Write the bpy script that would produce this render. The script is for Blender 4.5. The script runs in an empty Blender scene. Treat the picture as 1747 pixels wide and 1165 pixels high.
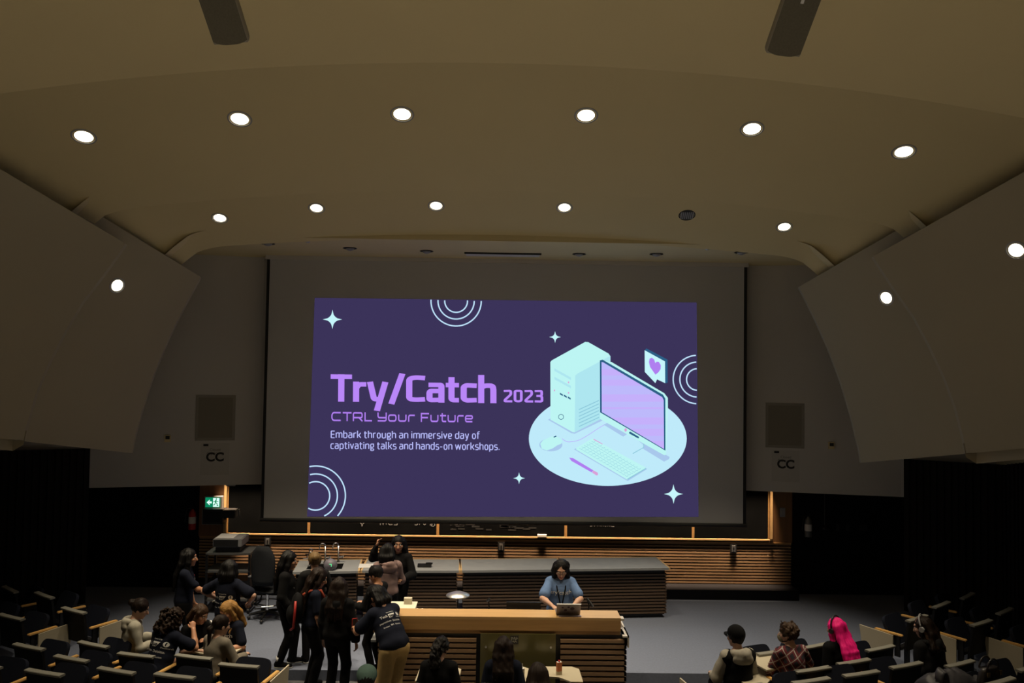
import bpy, bmesh, math, random
import numpy as np
from mathutils import Vector, Matrix, noise
from mathutils.bvhtree import BVHTree

# ------------------------------------------------------------------ camera, world, exposure
SC = bpy.context.scene
COL = SC.collection
cd = bpy.data.cameras.new('camera'); cam = bpy.data.objects.new('camera', cd); COL.objects.link(cam)
cd.sensor_width = 36.0; cd.lens = 36.0 * 1359.0 / 1747.0; cd.clip_start = 0.05
YAW, PIT, ROLL = 0.01452253, 0.03389152, 0.01479659
fwd = Vector((math.sin(YAW) * math.cos(PIT), math.cos(YAW) * math.cos(PIT), math.sin(PIT)))
rt = Vector((math.cos(YAW), -math.sin(YAW), 0)); up = rt.cross(fwd)
r2 = math.cos(ROLL) * rt + math.sin(ROLL) * up; u2 = -math.sin(ROLL) * rt + math.cos(ROLL) * up
cam.matrix_world = Matrix(((r2.x, u2.x, -fwd.x, 0), (r2.y, u2.y, -fwd.y, 0), (r2.z, u2.z, -fwd.z, 4.4), (0, 0, 0, 1)))
SC.camera = cam
SC.view_settings.view_transform = 'Standard'; SC.view_settings.look = 'None'
SC.view_settings.exposure = 0.0; SC.view_settings.gamma = 1.0; SC.view_settings.use_curve_mapping = False
SC.cycles.use_denoising = True
SC.cycles.sample_clamp_indirect = 3.0
SC.cycles.max_bounces = 8
W = bpy.data.worlds.new('world'); SC.world = W; W.use_nodes = True
W.node_tree.nodes['Background'].inputs[0].default_value = (1.0, 0.80, 0.50, 1)
W.node_tree.nodes['Background'].inputs[1].default_value = 0.012

def area_light(name, loc, size, power, color, target=None, spread=math.pi, size_y=None):
    l = bpy.data.lights.new(name, 'AREA'); l.energy = power; l.color = color; l.size = size; l.spread = spread
    if size_y: l.shape = 'RECTANGLE'; l.size_y = size_y
    o = bpy.data.objects.new(name, l); COL.objects.link(o); o.location = loc
    d = (Vector(target) - Vector(loc)) if target else Vector((0, 0, -1))
    o.rotation_euler = d.to_track_quat('-Z', 'Y').to_euler()
    return o
# unseen spots added above and behind the camera to light the ceiling by bounce
for x_, y_ in ((-2.5, 3.8), (0.0, 4.2), (2.5, 3.8), (-2.5, 0.0), (0.0, 0.0), (2.5, 0.0)):
    l_ = bpy.data.lights.new('rear_bounce_spot', 'SPOT'); l_.energy = 3900; l_.color = (1.0, 0.82, 0.55); l_.spot_size = math.radians(76); l_.spot_blend = 0.9; l_.shadow_soft_size = 0.09
    o_ = bpy.data.objects.new('rear_bounce_spot', l_); COL.objects.link(o_); o_.location = (x_, y_, 7.9)
# chalkboard strip lamps behind the white header
area_light('chalkboard_strip_lamp', (0.0, 15.735, 2.50), 10.9, 125, (1.0, 0.70, 0.44), (0.0, 15.815, 1.0), size_y=0.03, spread=0.40)

random.seed(7)
# ------------------------------------------------------------------ materials
def lin(h):
    if isinstance(h, str):
        h = [int(h[i:i + 2], 16) / 255 for i in (0, 2, 4)]
    return tuple(((c / 12.92) if c <= 0.04045 else ((c + 0.055) / 1.055) ** 2.4) for c in h) + (1.0,)
MATS = {}
def mat(name, col, rough=0.6, metal=0.0, kind='paint', var=0.12, scale=8.0, bump=0.0, emit=None, estr=1.0, alpha=None, trans=0.0):
    if name in MATS: return MATS[name]
    m = bpy.data.materials.new(name); m.use_nodes = True; nt = m.node_tree; N = nt.nodes; L = nt.links
    b = N['Principled BSDF']; c = lin(col) if isinstance(col, str) else tuple(col) + (1.0,)
    b.inputs['Base Color'].default_value = c; b.inputs['Roughness'].default_value = rough; b.inputs['Metallic'].default_value = metal
    if name.startswith(('fabric', 'hair', 'blue_black', 'dark_seat', 'dark_grey_f', 'black_wall', 'dark_rib', 'oak_slat')): b.inputs['Specular IOR Level'].default_value = 0.15
    if emit is not None:
        e = lin(emit) if isinstance(emit, str) else tuple(emit) + (1.0,)
        b.inputs['Base Color'].default_value = (0, 0, 0, 1); b.inputs['Specular IOR Level'].default_value = 0.0
        b.inputs['Emission Color'].default_value = e; b.inputs['Emission Strength'].default_value = estr
    elif var > 0 or bump > 0:
        tc = N.new('ShaderNodeTexCoord'); mp = N.new('ShaderNodeMapping'); nz = N.new('ShaderNodeTexNoise')
        L.new(tc.outputs['Object'], mp.inputs['Vector']); L.new(mp.outputs['Vector'], nz.inputs['Vector'])
        nz.inputs['Scale'].default_value = scale; nz.inputs['Detail'].default_value = 4.0
        if kind == 'wood': mp.inputs['Scale'].default_value = (0.6, 9.0, 9.0)
        if kind == 'wood_v': mp.inputs['Scale'].default_value = (9.0, 9.0, 0.6)
        mx = N.new('ShaderNodeMix'); mx.data_type = 'RGBA'
        mx.inputs['A'].default_value = tuple(v * (1 - var) for v in c[:3]) + (1,)
        mx.inputs['B'].default_value = tuple(min(1, v * (1 + var)) for v in c[:3]) + (1,)
        L.new(nz.outputs['Fac'], mx.inputs['Factor']); L.new(mx.outputs['Result'], b.inputs['Base Color'])
        if bump > 0:
            bp = N.new('ShaderNodeBump'); bp.inputs['Strength'].default_value = bump; bp.inputs['Distance'].default_value = 0.01
            n2 = N.new('ShaderNodeTexNoise'); n2.inputs['Scale'].default_value = scale * 14
            L.new(tc.outputs['Object'], n2.inputs['Vector']); L.new(n2.outputs['Fac'], bp.inputs['Height'])
            L.new(bp.outputs['Normal'], b.inputs['Normal'])
    if name.startswith('chalkboard'): b.inputs['Specular IOR Level'].default_value = 0.0
    if trans: b.inputs['Transmission Weight'].default_value = trans
    if alpha is not None: b.inputs['Alpha'].default_value = alpha
    MATS[name] = m
    return m
M_WHITE = mat('white_plaster', (0.68, 0.575, 0.32), 0.85, var=0.03, scale=1.2, bump=0.08)  # warm tint of the bounced light is put into this white
M_PANEL = mat('shaded_panel_white', (0.38, 0.335, 0.235), 0.85, var=0.03, scale=1.2, bump=0.08)  # panel white darkened evenly to stand in for shade on the side panels
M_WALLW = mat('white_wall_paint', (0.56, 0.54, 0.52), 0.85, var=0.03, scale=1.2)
M_BLACKWALL = mat('black_wall', (0.006, 0.006, 0.008), 0.9, var=0.2, scale=3)
M_RIB = mat('dark_ribbed_panel', (0.012, 0.010, 0.009), 0.75, kind='wood_v', var=0.3, scale=4)
M_CARPET = mat('grey_carpet', (0.145, 0.167, 0.23), 0.97, var=0.18, scale=30, bump=0.4)
M_CARPET2 = mat('dark_grey_carpet', (0.10, 0.10, 0.11), 0.97, var=0.18, scale=30, bump=0.4)
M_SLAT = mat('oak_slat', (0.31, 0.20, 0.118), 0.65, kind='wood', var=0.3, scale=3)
M_OAK = mat('oak_veneer', (0.42, 0.235, 0.085), 0.42, kind='wood', var=0.22, scale=3)
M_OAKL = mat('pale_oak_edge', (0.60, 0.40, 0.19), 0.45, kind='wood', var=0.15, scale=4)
M_OAKV = mat('oak_panel_vertical', (0.22, 0.11, 0.045), 0.5, kind='wood_v', var=0.25, scale=3)
M_BLACK = mat('black_plastic', (0.012, 0.012, 0.013), 0.45, var=0.1)
M_BLACKM = mat('black_metal', (0.02, 0.02, 0.022), 0.4, 0.6, var=0.1)
M_CHROME = mat('chrome', (0.75, 0.75, 0.74), 0.2, 1.0, var=0.03)
M_SLATE = mat('grey_slate_worktop', (0.28, 0.29, 0.30), 0.55, var=0.15, scale=6)
M_BOARD = mat('chalkboard_black', (0.006, 0.0065, 0.007), 0.75, var=0.5, scale=2.5)
M_CHALK = mat('chalk', (0.38, 0.38, 0.40), 0.95, var=0.3, scale=40)
M_SCREEN = mat('screen_fabric', (0.52, 0.52, 0.53), 0.9, var=0.02, scale=2)
M_GREYBOX = mat('grey_loudspeaker_cabinet', (0.30, 0.28, 0.235), 0.7, var=0.06)
M_GRILLE = mat('grey_loudspeaker_grille', (0.12, 0.11, 0.08), 0.8, var=0.25, scale=90)
M_WGRILLE = mat('beige_wall_grille', (0.30, 0.28, 0.24), 0.85, var=0.12, scale=120)
M_PAPER = mat('white_paper', (0.66, 0.65, 0.64), 0.8, var=0.03)
M_PAPERW = mat('poster_paper', (0.50, 0.485, 0.46), 0.8, var=0.03)
M_INK = mat('black_ink', (0.012, 0.012, 0.012), 0.7, var=0)
M_INKG = mat('grey_ink', (0.12, 0.115, 0.11), 0.7, var=0)
M_RED = mat('red_enamel', (0.45, 0.02, 0.02), 0.35, var=0.08)
M_STEEL = mat('brushed_steel', (0.5, 0.5, 0.5), 0.35, 0.9, var=0.06)
M_GREYP = mat('grey_plastic', (0.30, 0.30, 0.31), 0.5, var=0.06)
M_BEIGE = mat('beige_plastic', (0.55, 0.50, 0.38), 0.5, var=0.05)
M_REFLECT = mat('white_reflector', (0.85, 0.83, 0.78), 0.35, var=0.02)
M_LAMP = mat('lamp_glow', '000000', emit=(1.0, 0.93, 0.78), estr=7.0)

# ------------------------------------------------------------------ mesh helpers
class MB:
    def __init__(s): s.bm = bmesh.new()
    def box(s, x0, x1, y0, y1, z0, z1, mtx=None):
        r = bmesh.ops.create_cube(s.bm, size=1.0)
        for v in r['verts']:
            v.co = Vector(((x0 + x1) / 2 + v.co.x * (x1 - x0), (y0 + y1) / 2 + v.co.y * (y1 - y0), (z0 + z1) / 2 + v.co.z * (z1 - z0)))
            if mtx is not None: v.co = mtx @ v.co
        return s
    def ring(s, c, ax, r, n, flat=None):
        ax = Vector(ax).normalized(); a = ax.orthogonal().normalized(); b = ax.cross(a)
        return [s.bm.verts.new(Vector(c) + a * (r * math.cos(2 * math.pi * i / n)) + b * (r * math.sin(2 * math.pi * i / n))) for i in range(n)]
    def loft(s, rings, caps=True):
        n = len(rings[0])
        for A, B in zip(rings[:-1], rings[1:]):
            for i in range(n):
                try: s.bm.faces.new((A[i], A[(i + 1) % n], B[(i + 1) % n], B[i]))
                except ValueError: pass
        if caps:
            for q in (list(reversed(rings[0])), rings[-1]):
                try: s.bm.faces.new(q)
                except ValueError: pass
        return s
    def cyl(s, p0, p1, r0, r1=None, n=16, caps=True):
        p0, p1 = Vector(p0), Vector(p1); r1 = r0 if r1 is None else r1
        ax = p1 - p0
        return s.loft([s.ring(p0, ax, r0, n), s.ring(p1, ax, r1, n)], caps)
    def tube(s, pts, r, n=8):
        pts = [Vector(p) for p in pts]; rings = []
        a = None
        for i, p in enumerate(pts):
            t = (pts[min(i + 1, len(pts) - 1)] - pts[max(i - 1, 0)]).normalized()
            a = t.orthogonal().normalized() if a is None else (a - t * a.dot(t)).normalized()
            b = t.cross(a); rr = r[i] if isinstance(r, (list, tuple)) else r
            rings.append([s.bm.verts.new(p + a * (rr * math.cos(2 * math.pi * k / n)) + b * (rr * math.sin(2 * math.pi * k / n))) for k in range(n)])
        return s.loft(rings)
    def lathe(s, prof, c=(0, 0, 0), n=24, mtx=None, caps=True):
        rings = []
        for r, z in prof:
            rg = []
            for i in range(n):
                v = Vector((r * math.cos(2 * math.pi * i / n), r * math.sin(2 * math.pi * i / n), z))
                v = (mtx @ v) if mtx is not None else v + Vector(c)
                rg.append(s.bm.verts.new(v))
            rings.append(rg)
        return s.loft(rings, caps)
    def poly(s, pts):
        try: s.bm.faces.new([s.bm.verts.new(p) for p in pts])
        except ValueError: pass
        return s
    def prism(s, pts, d):
        d = Vector(d); A = [s.bm.verts.new(p) for p in pts]; B = [s.bm.verts.new(Vector(p) + d) for p in pts]
        n = len(A)
        s.bm.faces.new(list(reversed(A))); s.bm.faces.new(B)
        for i in range(n): s.bm.faces.new((A[i], A[(i + 1) % n], B[(i + 1) % n], B[i]))
        return s
    def grid(s, rows):
        V = [[s.bm.verts.new(p) for p in r] for r in rows]
        for i in range(len(V) - 1):
            for j in range(len(V[0]) - 1): s.bm.faces.new((V[i][j], V[i][j + 1], V[i + 1][j + 1], V[i + 1][j]))
        return s
    def ball(s, c, r, sub=2):
        q = bmesh.ops.create_icosphere(s.bm, subdivisions=sub, radius=1.0)
        r = (r, r, r) if not isinstance(r, (tuple, list)) else r
        for v in q['verts']: v.co = Vector(c) + Vector((v.co.x * r[0], v.co.y * r[1], v.co.z * r[2]))
        return s
    def bevel(s, w, seg=2):
        bmesh.ops.bevel(s.bm, geom=[e for e in s.bm.edges], offset=w, segments=seg, affect='EDGES', clamp_overlap=True)
        return s
    def build(s, name, m, parent=None, smooth=False, recalc=True):
        if recalc: bmesh.ops.recalc_face_normals(s.bm, faces=s.bm.faces)
        me = bpy.data.meshes.new(name); s.bm.to_mesh(me); s.bm.free()
        if smooth:
            for p in me.polygons: p.use_smooth = True
        o = bpy.data.objects.new(name, me); COL.objects.link(o)
        if m is not None: me.materials.append(m)
        if parent is not None: o.parent = parent
        return o
def tag(o, label=None, cat=None, group=None, kind=None):
    if label: o['label'] = label
    if cat: o['category'] = cat
    if group: o['group'] = group
    if kind: o['kind'] = kind
    return o
def empty(name, loc=(0, 0, 0), rz=0.0, label=None, cat=None, group=None):
    o = bpy.data.objects.new(name, None); COL.objects.link(o); o.location = loc; o.rotation_euler = (0, 0, rz); o.empty_display_size = 0.1
    return tag(o, label, cat, group)
def struct(name, mb, m, smooth=False):
    return tag(mb.build(name, m, None, smooth), kind='structure')
def copy_tree(o, parent=None):
    c = o.copy(); COL.objects.link(c); c.parent = parent
    for ch in o.children: copy_tree(ch, c)
    return c
def text_mesh(txt, size, align='LEFT', offset=0.0, extrude=0.0, spacing=1.0):
    cu = bpy.data.curves.new('t', 'FONT'); cu.body = txt; cu.size = size; cu.align_x = align; cu.offset = offset; cu.extrude = extrude
    cu.space_character = spacing
    o = bpy.data.objects.new('t', cu); COL.objects.link(o)
    bpy.context.view_layer.update()
    dg = bpy.context.evaluated_depsgraph_get()
    me = bpy.data.meshes.new_from_object(o.evaluated_get(dg))
    bpy.data.objects.remove(o); bpy.data.curves.remove(cu)
    return me
def flat_text(name, txt, mtx, size, m, parent, width=None, **k):
    me = text_mesh(txt, size, **k)
    if width:
        xs = [v.co.x for v in me.vertices]; w = max(xs) - min(xs); f = width / w; x0 = min(xs)
        for v in me.vertices: v.co.x = (v.co.x - (x0 if k.get('align', 'LEFT') == 'LEFT' else 0)) * f
    for v in me.vertices: v.co = mtx @ v.co
    me.materials.clear(); me.materials.append(m); me.name = name
    o = bpy.data.objects.new(name, me); COL.objects.link(o); o.parent = parent
    return o
FRONT = lambda x, y, z: Matrix(((1, 0, 0, x), (0, 0, -1, y), (0, 1, 0, z), (0, 0, 0, 1)))   # text that faces the audience (-Y)

# ------------------------------------------------------------------ room shell
def edge_y(X):
    a = abs(X)
    return 11.72 - (max(0.0, a - 4.2) ** 1.4) * 0.145
xs = [-9.2 + 0.4 * i for i in range(47)]
f = MB()
top = [Vector((x, edge_y(x), 0)) for x in xs]; bk = [Vector((x, 16.2, 0)) for x in xs]
f.grid([bk, top, [p - Vector((0, 0, 0.15)) for p in top]])
struct('floor', f, M_CARPET)
CY = 23.8
def arc_floor(name, x0, x1, radii):
    # stepped seating floor: (radius at which a step starts, height beyond it)
    n = 24; rows = []
    xs_ = [x0 + (x1 - x0) * i / n for i in range(n + 1)]
    prev = -0.15
    rows.append([Vector((x, edge_y(x), -0.15)) for x in xs_])
    for R, z in radii:
        rows.append([Vector((x, min(edge_y(x), CY - math.sqrt(R * R - x * x)), prev)) for x in xs_])
        rows.append([Vector((x, min(edge_y(x), CY - math.sqrt(R * R - x * x)), z)) for x in xs_])
        prev = z
    struct(name, MB().grid(rows), M_CARPET2)
far = [(16.0 + 0.95 * i, 0.15 + 0.20 * i) for i in range(12)]
arc_floor('floor_left_seating', -9.2, -1.9, [(14.42, -0.05), (15.12, 0.05)] + far)
arc_floor('floor_middle_seating', -1.9, 2.2, [(14.75, -0.05), (15.4, 0.05)] + far)
arc_floor('floor_right_seating', 2.2, 9.2, [(14.13, -0.05), (14.66, 0.0), (15.3, 0.05)] + far)

def cz(b, X, Y):
    ax = abs(X); xb = b['xb'] + b['fl'] * (b['yl'] - Y)
    z = b['zl'] + b['s'] * (b['yl'] - Y) - X * X / (2 * b['R'])
    t = min(.45, max(0, ax - (xb - .45))); z -= .30 * t * t
    if ax > xb: z -= (ax - xb) * .66 + .25 * (ax - xb) ** 2
    return z
CB = dict(yl=11.6, zl=7.0, s=.40, R=41.6, xb=5.77, fl=.45, ext=1.3, y0=7.4)
CC = dict(yl=13.2, zl=6.55, s=.50, R=54., xb=5.02, fl=.45, ext=1.3, y0=11.2)
CA = dict(yl=8.0, zl=7.5, s=.18, R=31., xb=8.6, fl=.0, y0=-2.5)
def ceiling(name, b, halfw):
    rows = []
    nx, ny = 120, 14
    for j in range(ny + 1):
        Y = b['yl'] + (b['y0'] - b['yl']) * j / ny
        hw_ = min(halfw, b['xb'] + b['fl'] * (b['yl'] - Y) + b.get('ext', 9))
        rows.append([Vector((-hw_ + 2 * hw_ * i / nx, Y, cz(b, -hw_ + 2 * hw_ * i / nx, Y))) for i in range(nx + 1)])
    lip = [p + Vector((0, 0.0, 0.16)) for p in rows[0]]
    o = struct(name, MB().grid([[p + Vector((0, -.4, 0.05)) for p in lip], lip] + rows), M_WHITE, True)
    return o
def sharp(o, ang=0.6):
    me = o.data
    bm = bmesh.new(); bm.from_mesh(me)
    for e in bm.edges:
        if len(e.link_faces) == 2 and e.calc_face_angle(0) > ang: e.smooth = False
    bm.to_mesh(me); bm.free()
for nm, b, hw in (('ceiling_rear', CA, 8.9), ('ceiling_middle', CB, 7.6), ('ceiling_front', CC, 6.3)):
    sharp(ceiling(nm, b, hw), 0.35)
struct('ceiling_flat', MB().box(-6.6, 6.6, 13.1, 16.2, 6.5, 6.6), M_WHITE)
struct('ceiling_void', MB().box(-9.3, 9.3, -3.0, 16.4, 9.7, 9.8), M_BLACKWALL)

# white header wall above the chalkboard (shallow V in plan)
hp = [(-9.1, 14.35), (-7.52, 14.93), (-4.65, 15.62), (4.75, 15.64), (7.62, 15.06), (9.1, 14.5)]
w = MB()
ft = [Vector((x, y, 2.08)) for x, y in hp]
w.grid([[p + Vector((0, .03, 0)) for p in ft], ft, [p + Vector((0, 0, 5.2)) for p in ft]])
struct('wall_front', w, M_WALLW)
# wall behind: wood wainscot zone and the black recesses either side
struct('wall_front_recess', MB().box(-9.2, -5.88, 15.92, 16.05, 0, 2.6).box(5.86, 9.2, 15.92, 16.05, 0, 2.6), M_BLACKWALL)
struct('wall_front_board', MB().box(-5.88, 5.86, 15.94, 16.05, 0, 2.9), M_BLACKWALL)
s = MB()
z = 0.205
while z < 0.98:
    s.box(-5.86, 5.84, 15.88, 15.94, z, z + 0.034); z += 0.0585
struct('wall_front_slats', s, M_SLAT)
struct('baseboard_front', MB().box(-5.86, 5.84, 15.45, 15.94, 0, 0.19), M_BLACKWALL)  # black wall base, its depth stretched to keep strip lamp light off the floor
struct('trim_1', MB().box(-5.88, -5.36, 15.88, 15.94, 1.02, 2.9), M_OAKV)
struct('trim_2', MB().box(5.42, 5.86, 15.88, 15.94, 1.02, 2.9), M_OAKV)
struct('trim_3', MB().box(-5.86, 5.84, 15.87, 15.94, 1.00, 1.022), M_OAK)
def ribbed(name, pts, z0, z1s, pitch=0.11):
    mb = MB()
    for (a, b), (za, zb) in zip(zip(pts[:-1], pts[1:]), z1s):
        a, b = Vector((*a, 0)), Vector((*b, 0)); d = b - a; Ln = d.length; d.normalize(); nrm = Vector((d.y, -d.x, 0))
        mb.prism([a + Vector((0, 0, z0)), b + Vector((0, 0, z0)), b + Vector((0, 0, zb)), a + Vector((0, 0, za))], nrm * -0.06)
        n = int(Ln / pitch)
        for i in range(n):
            t = (i + 0.5) / n; c = a + d * (Ln * t); h = za + (zb - za) * t
            q = [c - d * 0.03, c + d * 0.03]
            mb.prism([q[0] + Vector((0, 0, z0)), q[1] + Vector((0, 0, z0)), q[1] + Vector((0, 0, h)), q[0] + Vector((0, 0, h))], nrm * 0.03)
    return struct(name, mb, M_RIB)
ribbed('wall_left', [(-8.9, -2.5), (-8.9, 14.0), (-7.52, 14.84)], 0, [(6.0, 2.83), (2.83, 2.81)])
ribbed('wall_right', [(7.60, 14.90), (8.95, 14.05), (8.95, -2.5)], 0, [(2.81, 2.82), (2.82, 6.0)])
struct('wall_left_upper', MB().box(-9.2, -9.1, -2.5, 16.2, 0, 9.7), M_WHITE)
struct('wall_right_upper', MB().box(9.1, 9.2, -2.5, 16.2, 0, 9.7), M_WHITE)
# curved side reflector panels
P1 = [(5.47, 6.13), (5.49, 6.09), (5.76, 5.69), (6.07, 5.26), (6.32, 4.80), (6.54, 4.33), (6.69, 3.92), (6.79, 3.53), (6.84, 3.26)]
P2 = [(5.05, 5.86), (5.07, 5.82), (5.31, 5.35), (5.54, 4.85), (5.75, 4.31), (5.93, 3.72), (6.07, 3.15), (6.11, 2.90)]
def prof_at(P, yf, Y, zf):
    q = yf - Y; zt = P[0][1] + .38 * q; zb = P[-1][1] + .2 * q
    zz = P[-1][1] + zf * (P[0][1] - P[-1][1])
    xx = float(np.interp(-zz, [-p[1] for p in P], [p[0] for p in P]))
    return Vector((xx + .45 * q, Y, zb + zf * (zt - zb)))
def panel(name, P, yf, yb, sg, base=None):
    n = 26; rows = []
    for Y in [yf - (yf - yb) * j / 8 for j in range(9)]:
        rows.append([prof_at(P, yf, Y, 1 - i / n) for i in range(n + 1)])
    th = Vector((0.085, 0.0, 0.05)); out = [[p + th for p in r] for r in rows]
    mb = MB()
    fl = lambda rr: [[Vector((sg * p.x, p.y, p.z)) for p in r] for r in rr]
    R, O = fl(rows), fl(out)
    front = [p + Vector((sg * 0.02, 0.10, -0.01)) for p in R[0]]
    mb.grid([O[0], front, R[0]] + R[1:])
    mb.grid([[r[0] for r in O], [r[0] for r in R]])
    mb.grid([[r[-1] for r in R], [r[-1] for r in O]])
    mb.grid(O)
    if base:
        a = [Vector((sg * 6.86, yf, 3.30)), Vector((sg * 6.98, yf - .02, 3.12)), Vector((sg * 6.99, yf - .02, 3.42))]
        mb.grid([[Vector((sg * (6.985 + .45 * (yf - Y)), Y, 3.11 + .22 * (yf - Y))), Vector((sg * (6.985 + .45 * (yf - Y)), Y, 3.50 + .22 * (yf - Y)))] for Y in (yf, yf - 3.6)])
        mb.poly([Vector((sg * 6.80, yf + .01, 3.40)), Vector((sg * 6.985, yf, 3.50)), Vector((sg * 6.985, yf, 3.11)), Vector((sg * 6.84, yf + .01, 3.20))])
    bmesh.ops.remove_doubles(mb.bm, verts=mb.bm.verts, dist=0.001)
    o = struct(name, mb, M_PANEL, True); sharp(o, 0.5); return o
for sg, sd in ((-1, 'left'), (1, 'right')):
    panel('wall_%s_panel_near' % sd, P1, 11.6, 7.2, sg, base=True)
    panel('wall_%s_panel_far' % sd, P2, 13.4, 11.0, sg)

# ------------------------------------------------------------------ lights in the ceiling
def downlight(loc, nrm, r, label, lit=True, power=500.0, group='recessed ceiling downlights', cone=68):
    nrm = Vector(nrm).normalized()
    o = empty('recessed_downlight', loc, 0, label, 'ceiling light', group)
    q = nrm.to_track_quat('Z', 'Y').to_matrix().to_4x4()      # local +Z points into the room
    MB().lathe([(r * .95, .004), (r * 1.10, .006), (r * 1.12, -.006), (r * .95, -.008)], n=28, mtx=q, caps=False).build('trim_ring', M_BLACKM if not lit else M_GREYP, o)
    MB().lathe([(r * .96, .005), (r * .92, -.05), (r * .7, -.14), (r * .45, -.17)], n=28, mtx=q, caps=False).build('reflector', M_REFLECT if lit else M_BLACKM, o, True)
    if lit:
        MB().lathe([(.001, .012), (r * .55, .008), (r * .9, -.004), (r * .5, -.03)], n=24, mtx=q).build('lamp', M_LAMP, o, True)
        l = bpy.data.lights.new('downlight_beam', 'SPOT'); l.energy = power; l.color = (1.0, 0.84, 0.60); l.spot_size = math.radians(cone); l.spot_blend = 0.75; l.shadow_soft_size = 0.07
        lo = bpy.data.objects.new('downlight_beam', l); COL.objects.link(lo); lo.parent = o; lo.location = nrm * 0.06
        dn = (nrm * 3.5 + Vector((0, 0, -1))).normalized() if power < 100 else Vector((nrm.x * 1.15, 0.04, -1)).normalized(); lo.rotation_euler = dn.to_track_quat('-Z', 'Y').to_euler()
    else:
        MB().cyl((0, 0, 0), nrm * .004, r * .9, n=24).build('baffle', M_BLACK, o)
        k = MB()
        for i in range(-3, 4): k.box(i * r * .25 - .008, i * r * .25 + .008, -r * .7, r * .7, .004, .012, q)
        k.build('louvre', M_GREYP, o)
    return o
def on_ceiling(b, X, Y):
    e = .02
    n = Vector(((cz(b, X + e, Y) - cz(b, X - e, Y)) / (2 * e), (cz(b, X, Y + e) - cz(b, X, Y - e)) / (2 * e), -1.0)).normalized()
    return Vector((X, Y, cz(b, X, Y))), n
ords = ['first', 'second', 'third', 'fourth', 'fifth', 'sixth']
for i, (x, y) in enumerate(((-5.326, 10.097), (-3.337, 10.017), (-1.293, 10.036), (1.045, 10.003), (3.173, 10.037), (5.171, 10.121))):
    p, n = on_ceiling(CB, x, y)
    downlight(p, n, 0.138, 'lit round recessed downlight, %s from left in the upper row of six' % ords[i])
for i, (x, y) in enumerate(((-4.447, 12.537), (-2.907, 12.423), (-1.04, 12.42), (0.972, 12.41), (2.908, 12.434), (4.476, 12.509))):
    p, n = on_ceiling(CC, x, y)
    lit = i != 4
    downlight(p, n, 0.118, ('lit round recessed downlight, %s from left in the lower row above the screen' % ords[i]) if lit else 'unlit dark round recessed downlight with louvre above the screen', lit, 640.0, cone=60)
def on_panel(P, yf, Y, z, sg):
    lo, hi = 0.0, 1.0
    for _ in range(40):
        m = (lo + hi) / 2
        if prof_at(P, yf, Y, m).z < z: lo = m
        else: hi = m
    p = prof_at(P, yf, Y, lo); a = prof_at(P, yf, Y, lo + .02) - p; b = prof_at(P, yf, Y + .05, lo) - p
    n = a.cross(b).normalized()
    if n.x > 0: n = -n
    return Vector((p.x * sg, p.y, p.z)), Vector((n.x * sg, n.y, n.z))
for (P, yf, Y, z, sg, lb) in ((P2, 13.4, 12.27, 5.582, -1, 'lit round downlight in the curved white panel left of the screen'), (P2, 13.4, 12.18, 5.576, 1, 'lit round downlight in the curved white panel right of the screen'), (P1, 11.6, 10.07, 6.01, 1, 'lit round downlight in the nearer curved panel at the far right edge')):
    p, n = on_panel(P, yf, Y, z, sg)
    downlight(p, n, 0.115, lb, True, 80.0, 'side panel downlights')
# ------------------------------------------------------------------ small ceiling fittings
for i, (x, y) in enumerate(((-4.045, 13.765), (-2.703, 14.151), (-1.357, 14.351), (1.405, 14.395), (2.783, 14.233), (4.203, 13.851))):
    o = empty('flush_downlight', (x, y, 6.5), 0, 'small unlit dark flush downlight, %s from left above the screen top' % ords[i], 'ceiling light', 'small unlit flush lights')
    MB().lathe([(.11, .002), (.125, -.012), (.10, -.014), (.085, .03)], n=24, caps=False).build('trim_ring', M_BLACKM, o)
    MB().lathe([(.09, .0), (.06, -.035), (.02, -.05)], n=20).build('eyeball', M_GREYP, o, True)
for x, y, lb in ((-3.238, 13.25, 'tiny sprinkler head on the ceiling left of the screen centre'), (3.461, 13.3, 'tiny sprinkler head on the ceiling right of the screen centre')):
    tag(MB().cyl((x, y, 6.5), (x, y, 6.46), .035).cyl((x, y, 6.46), (x, y, 6.44), .05, .02).build('sprinkler_head', M_STEEL, None), lb, 'sprinkler')
o = empty('ceiling_hatch', (0.02, 14.64, 6.5), 0, 'pale rectangular hatch in the ceiling just above the screen', 'hatch')
MB().box(-.68, .68, -.20, .20, -.012, .0).build('panel', M_PAPER, o)
MB().box(-.70, .70, -.235, -.20, -.03, .0).build('slot', M_BLACK, o)
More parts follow.
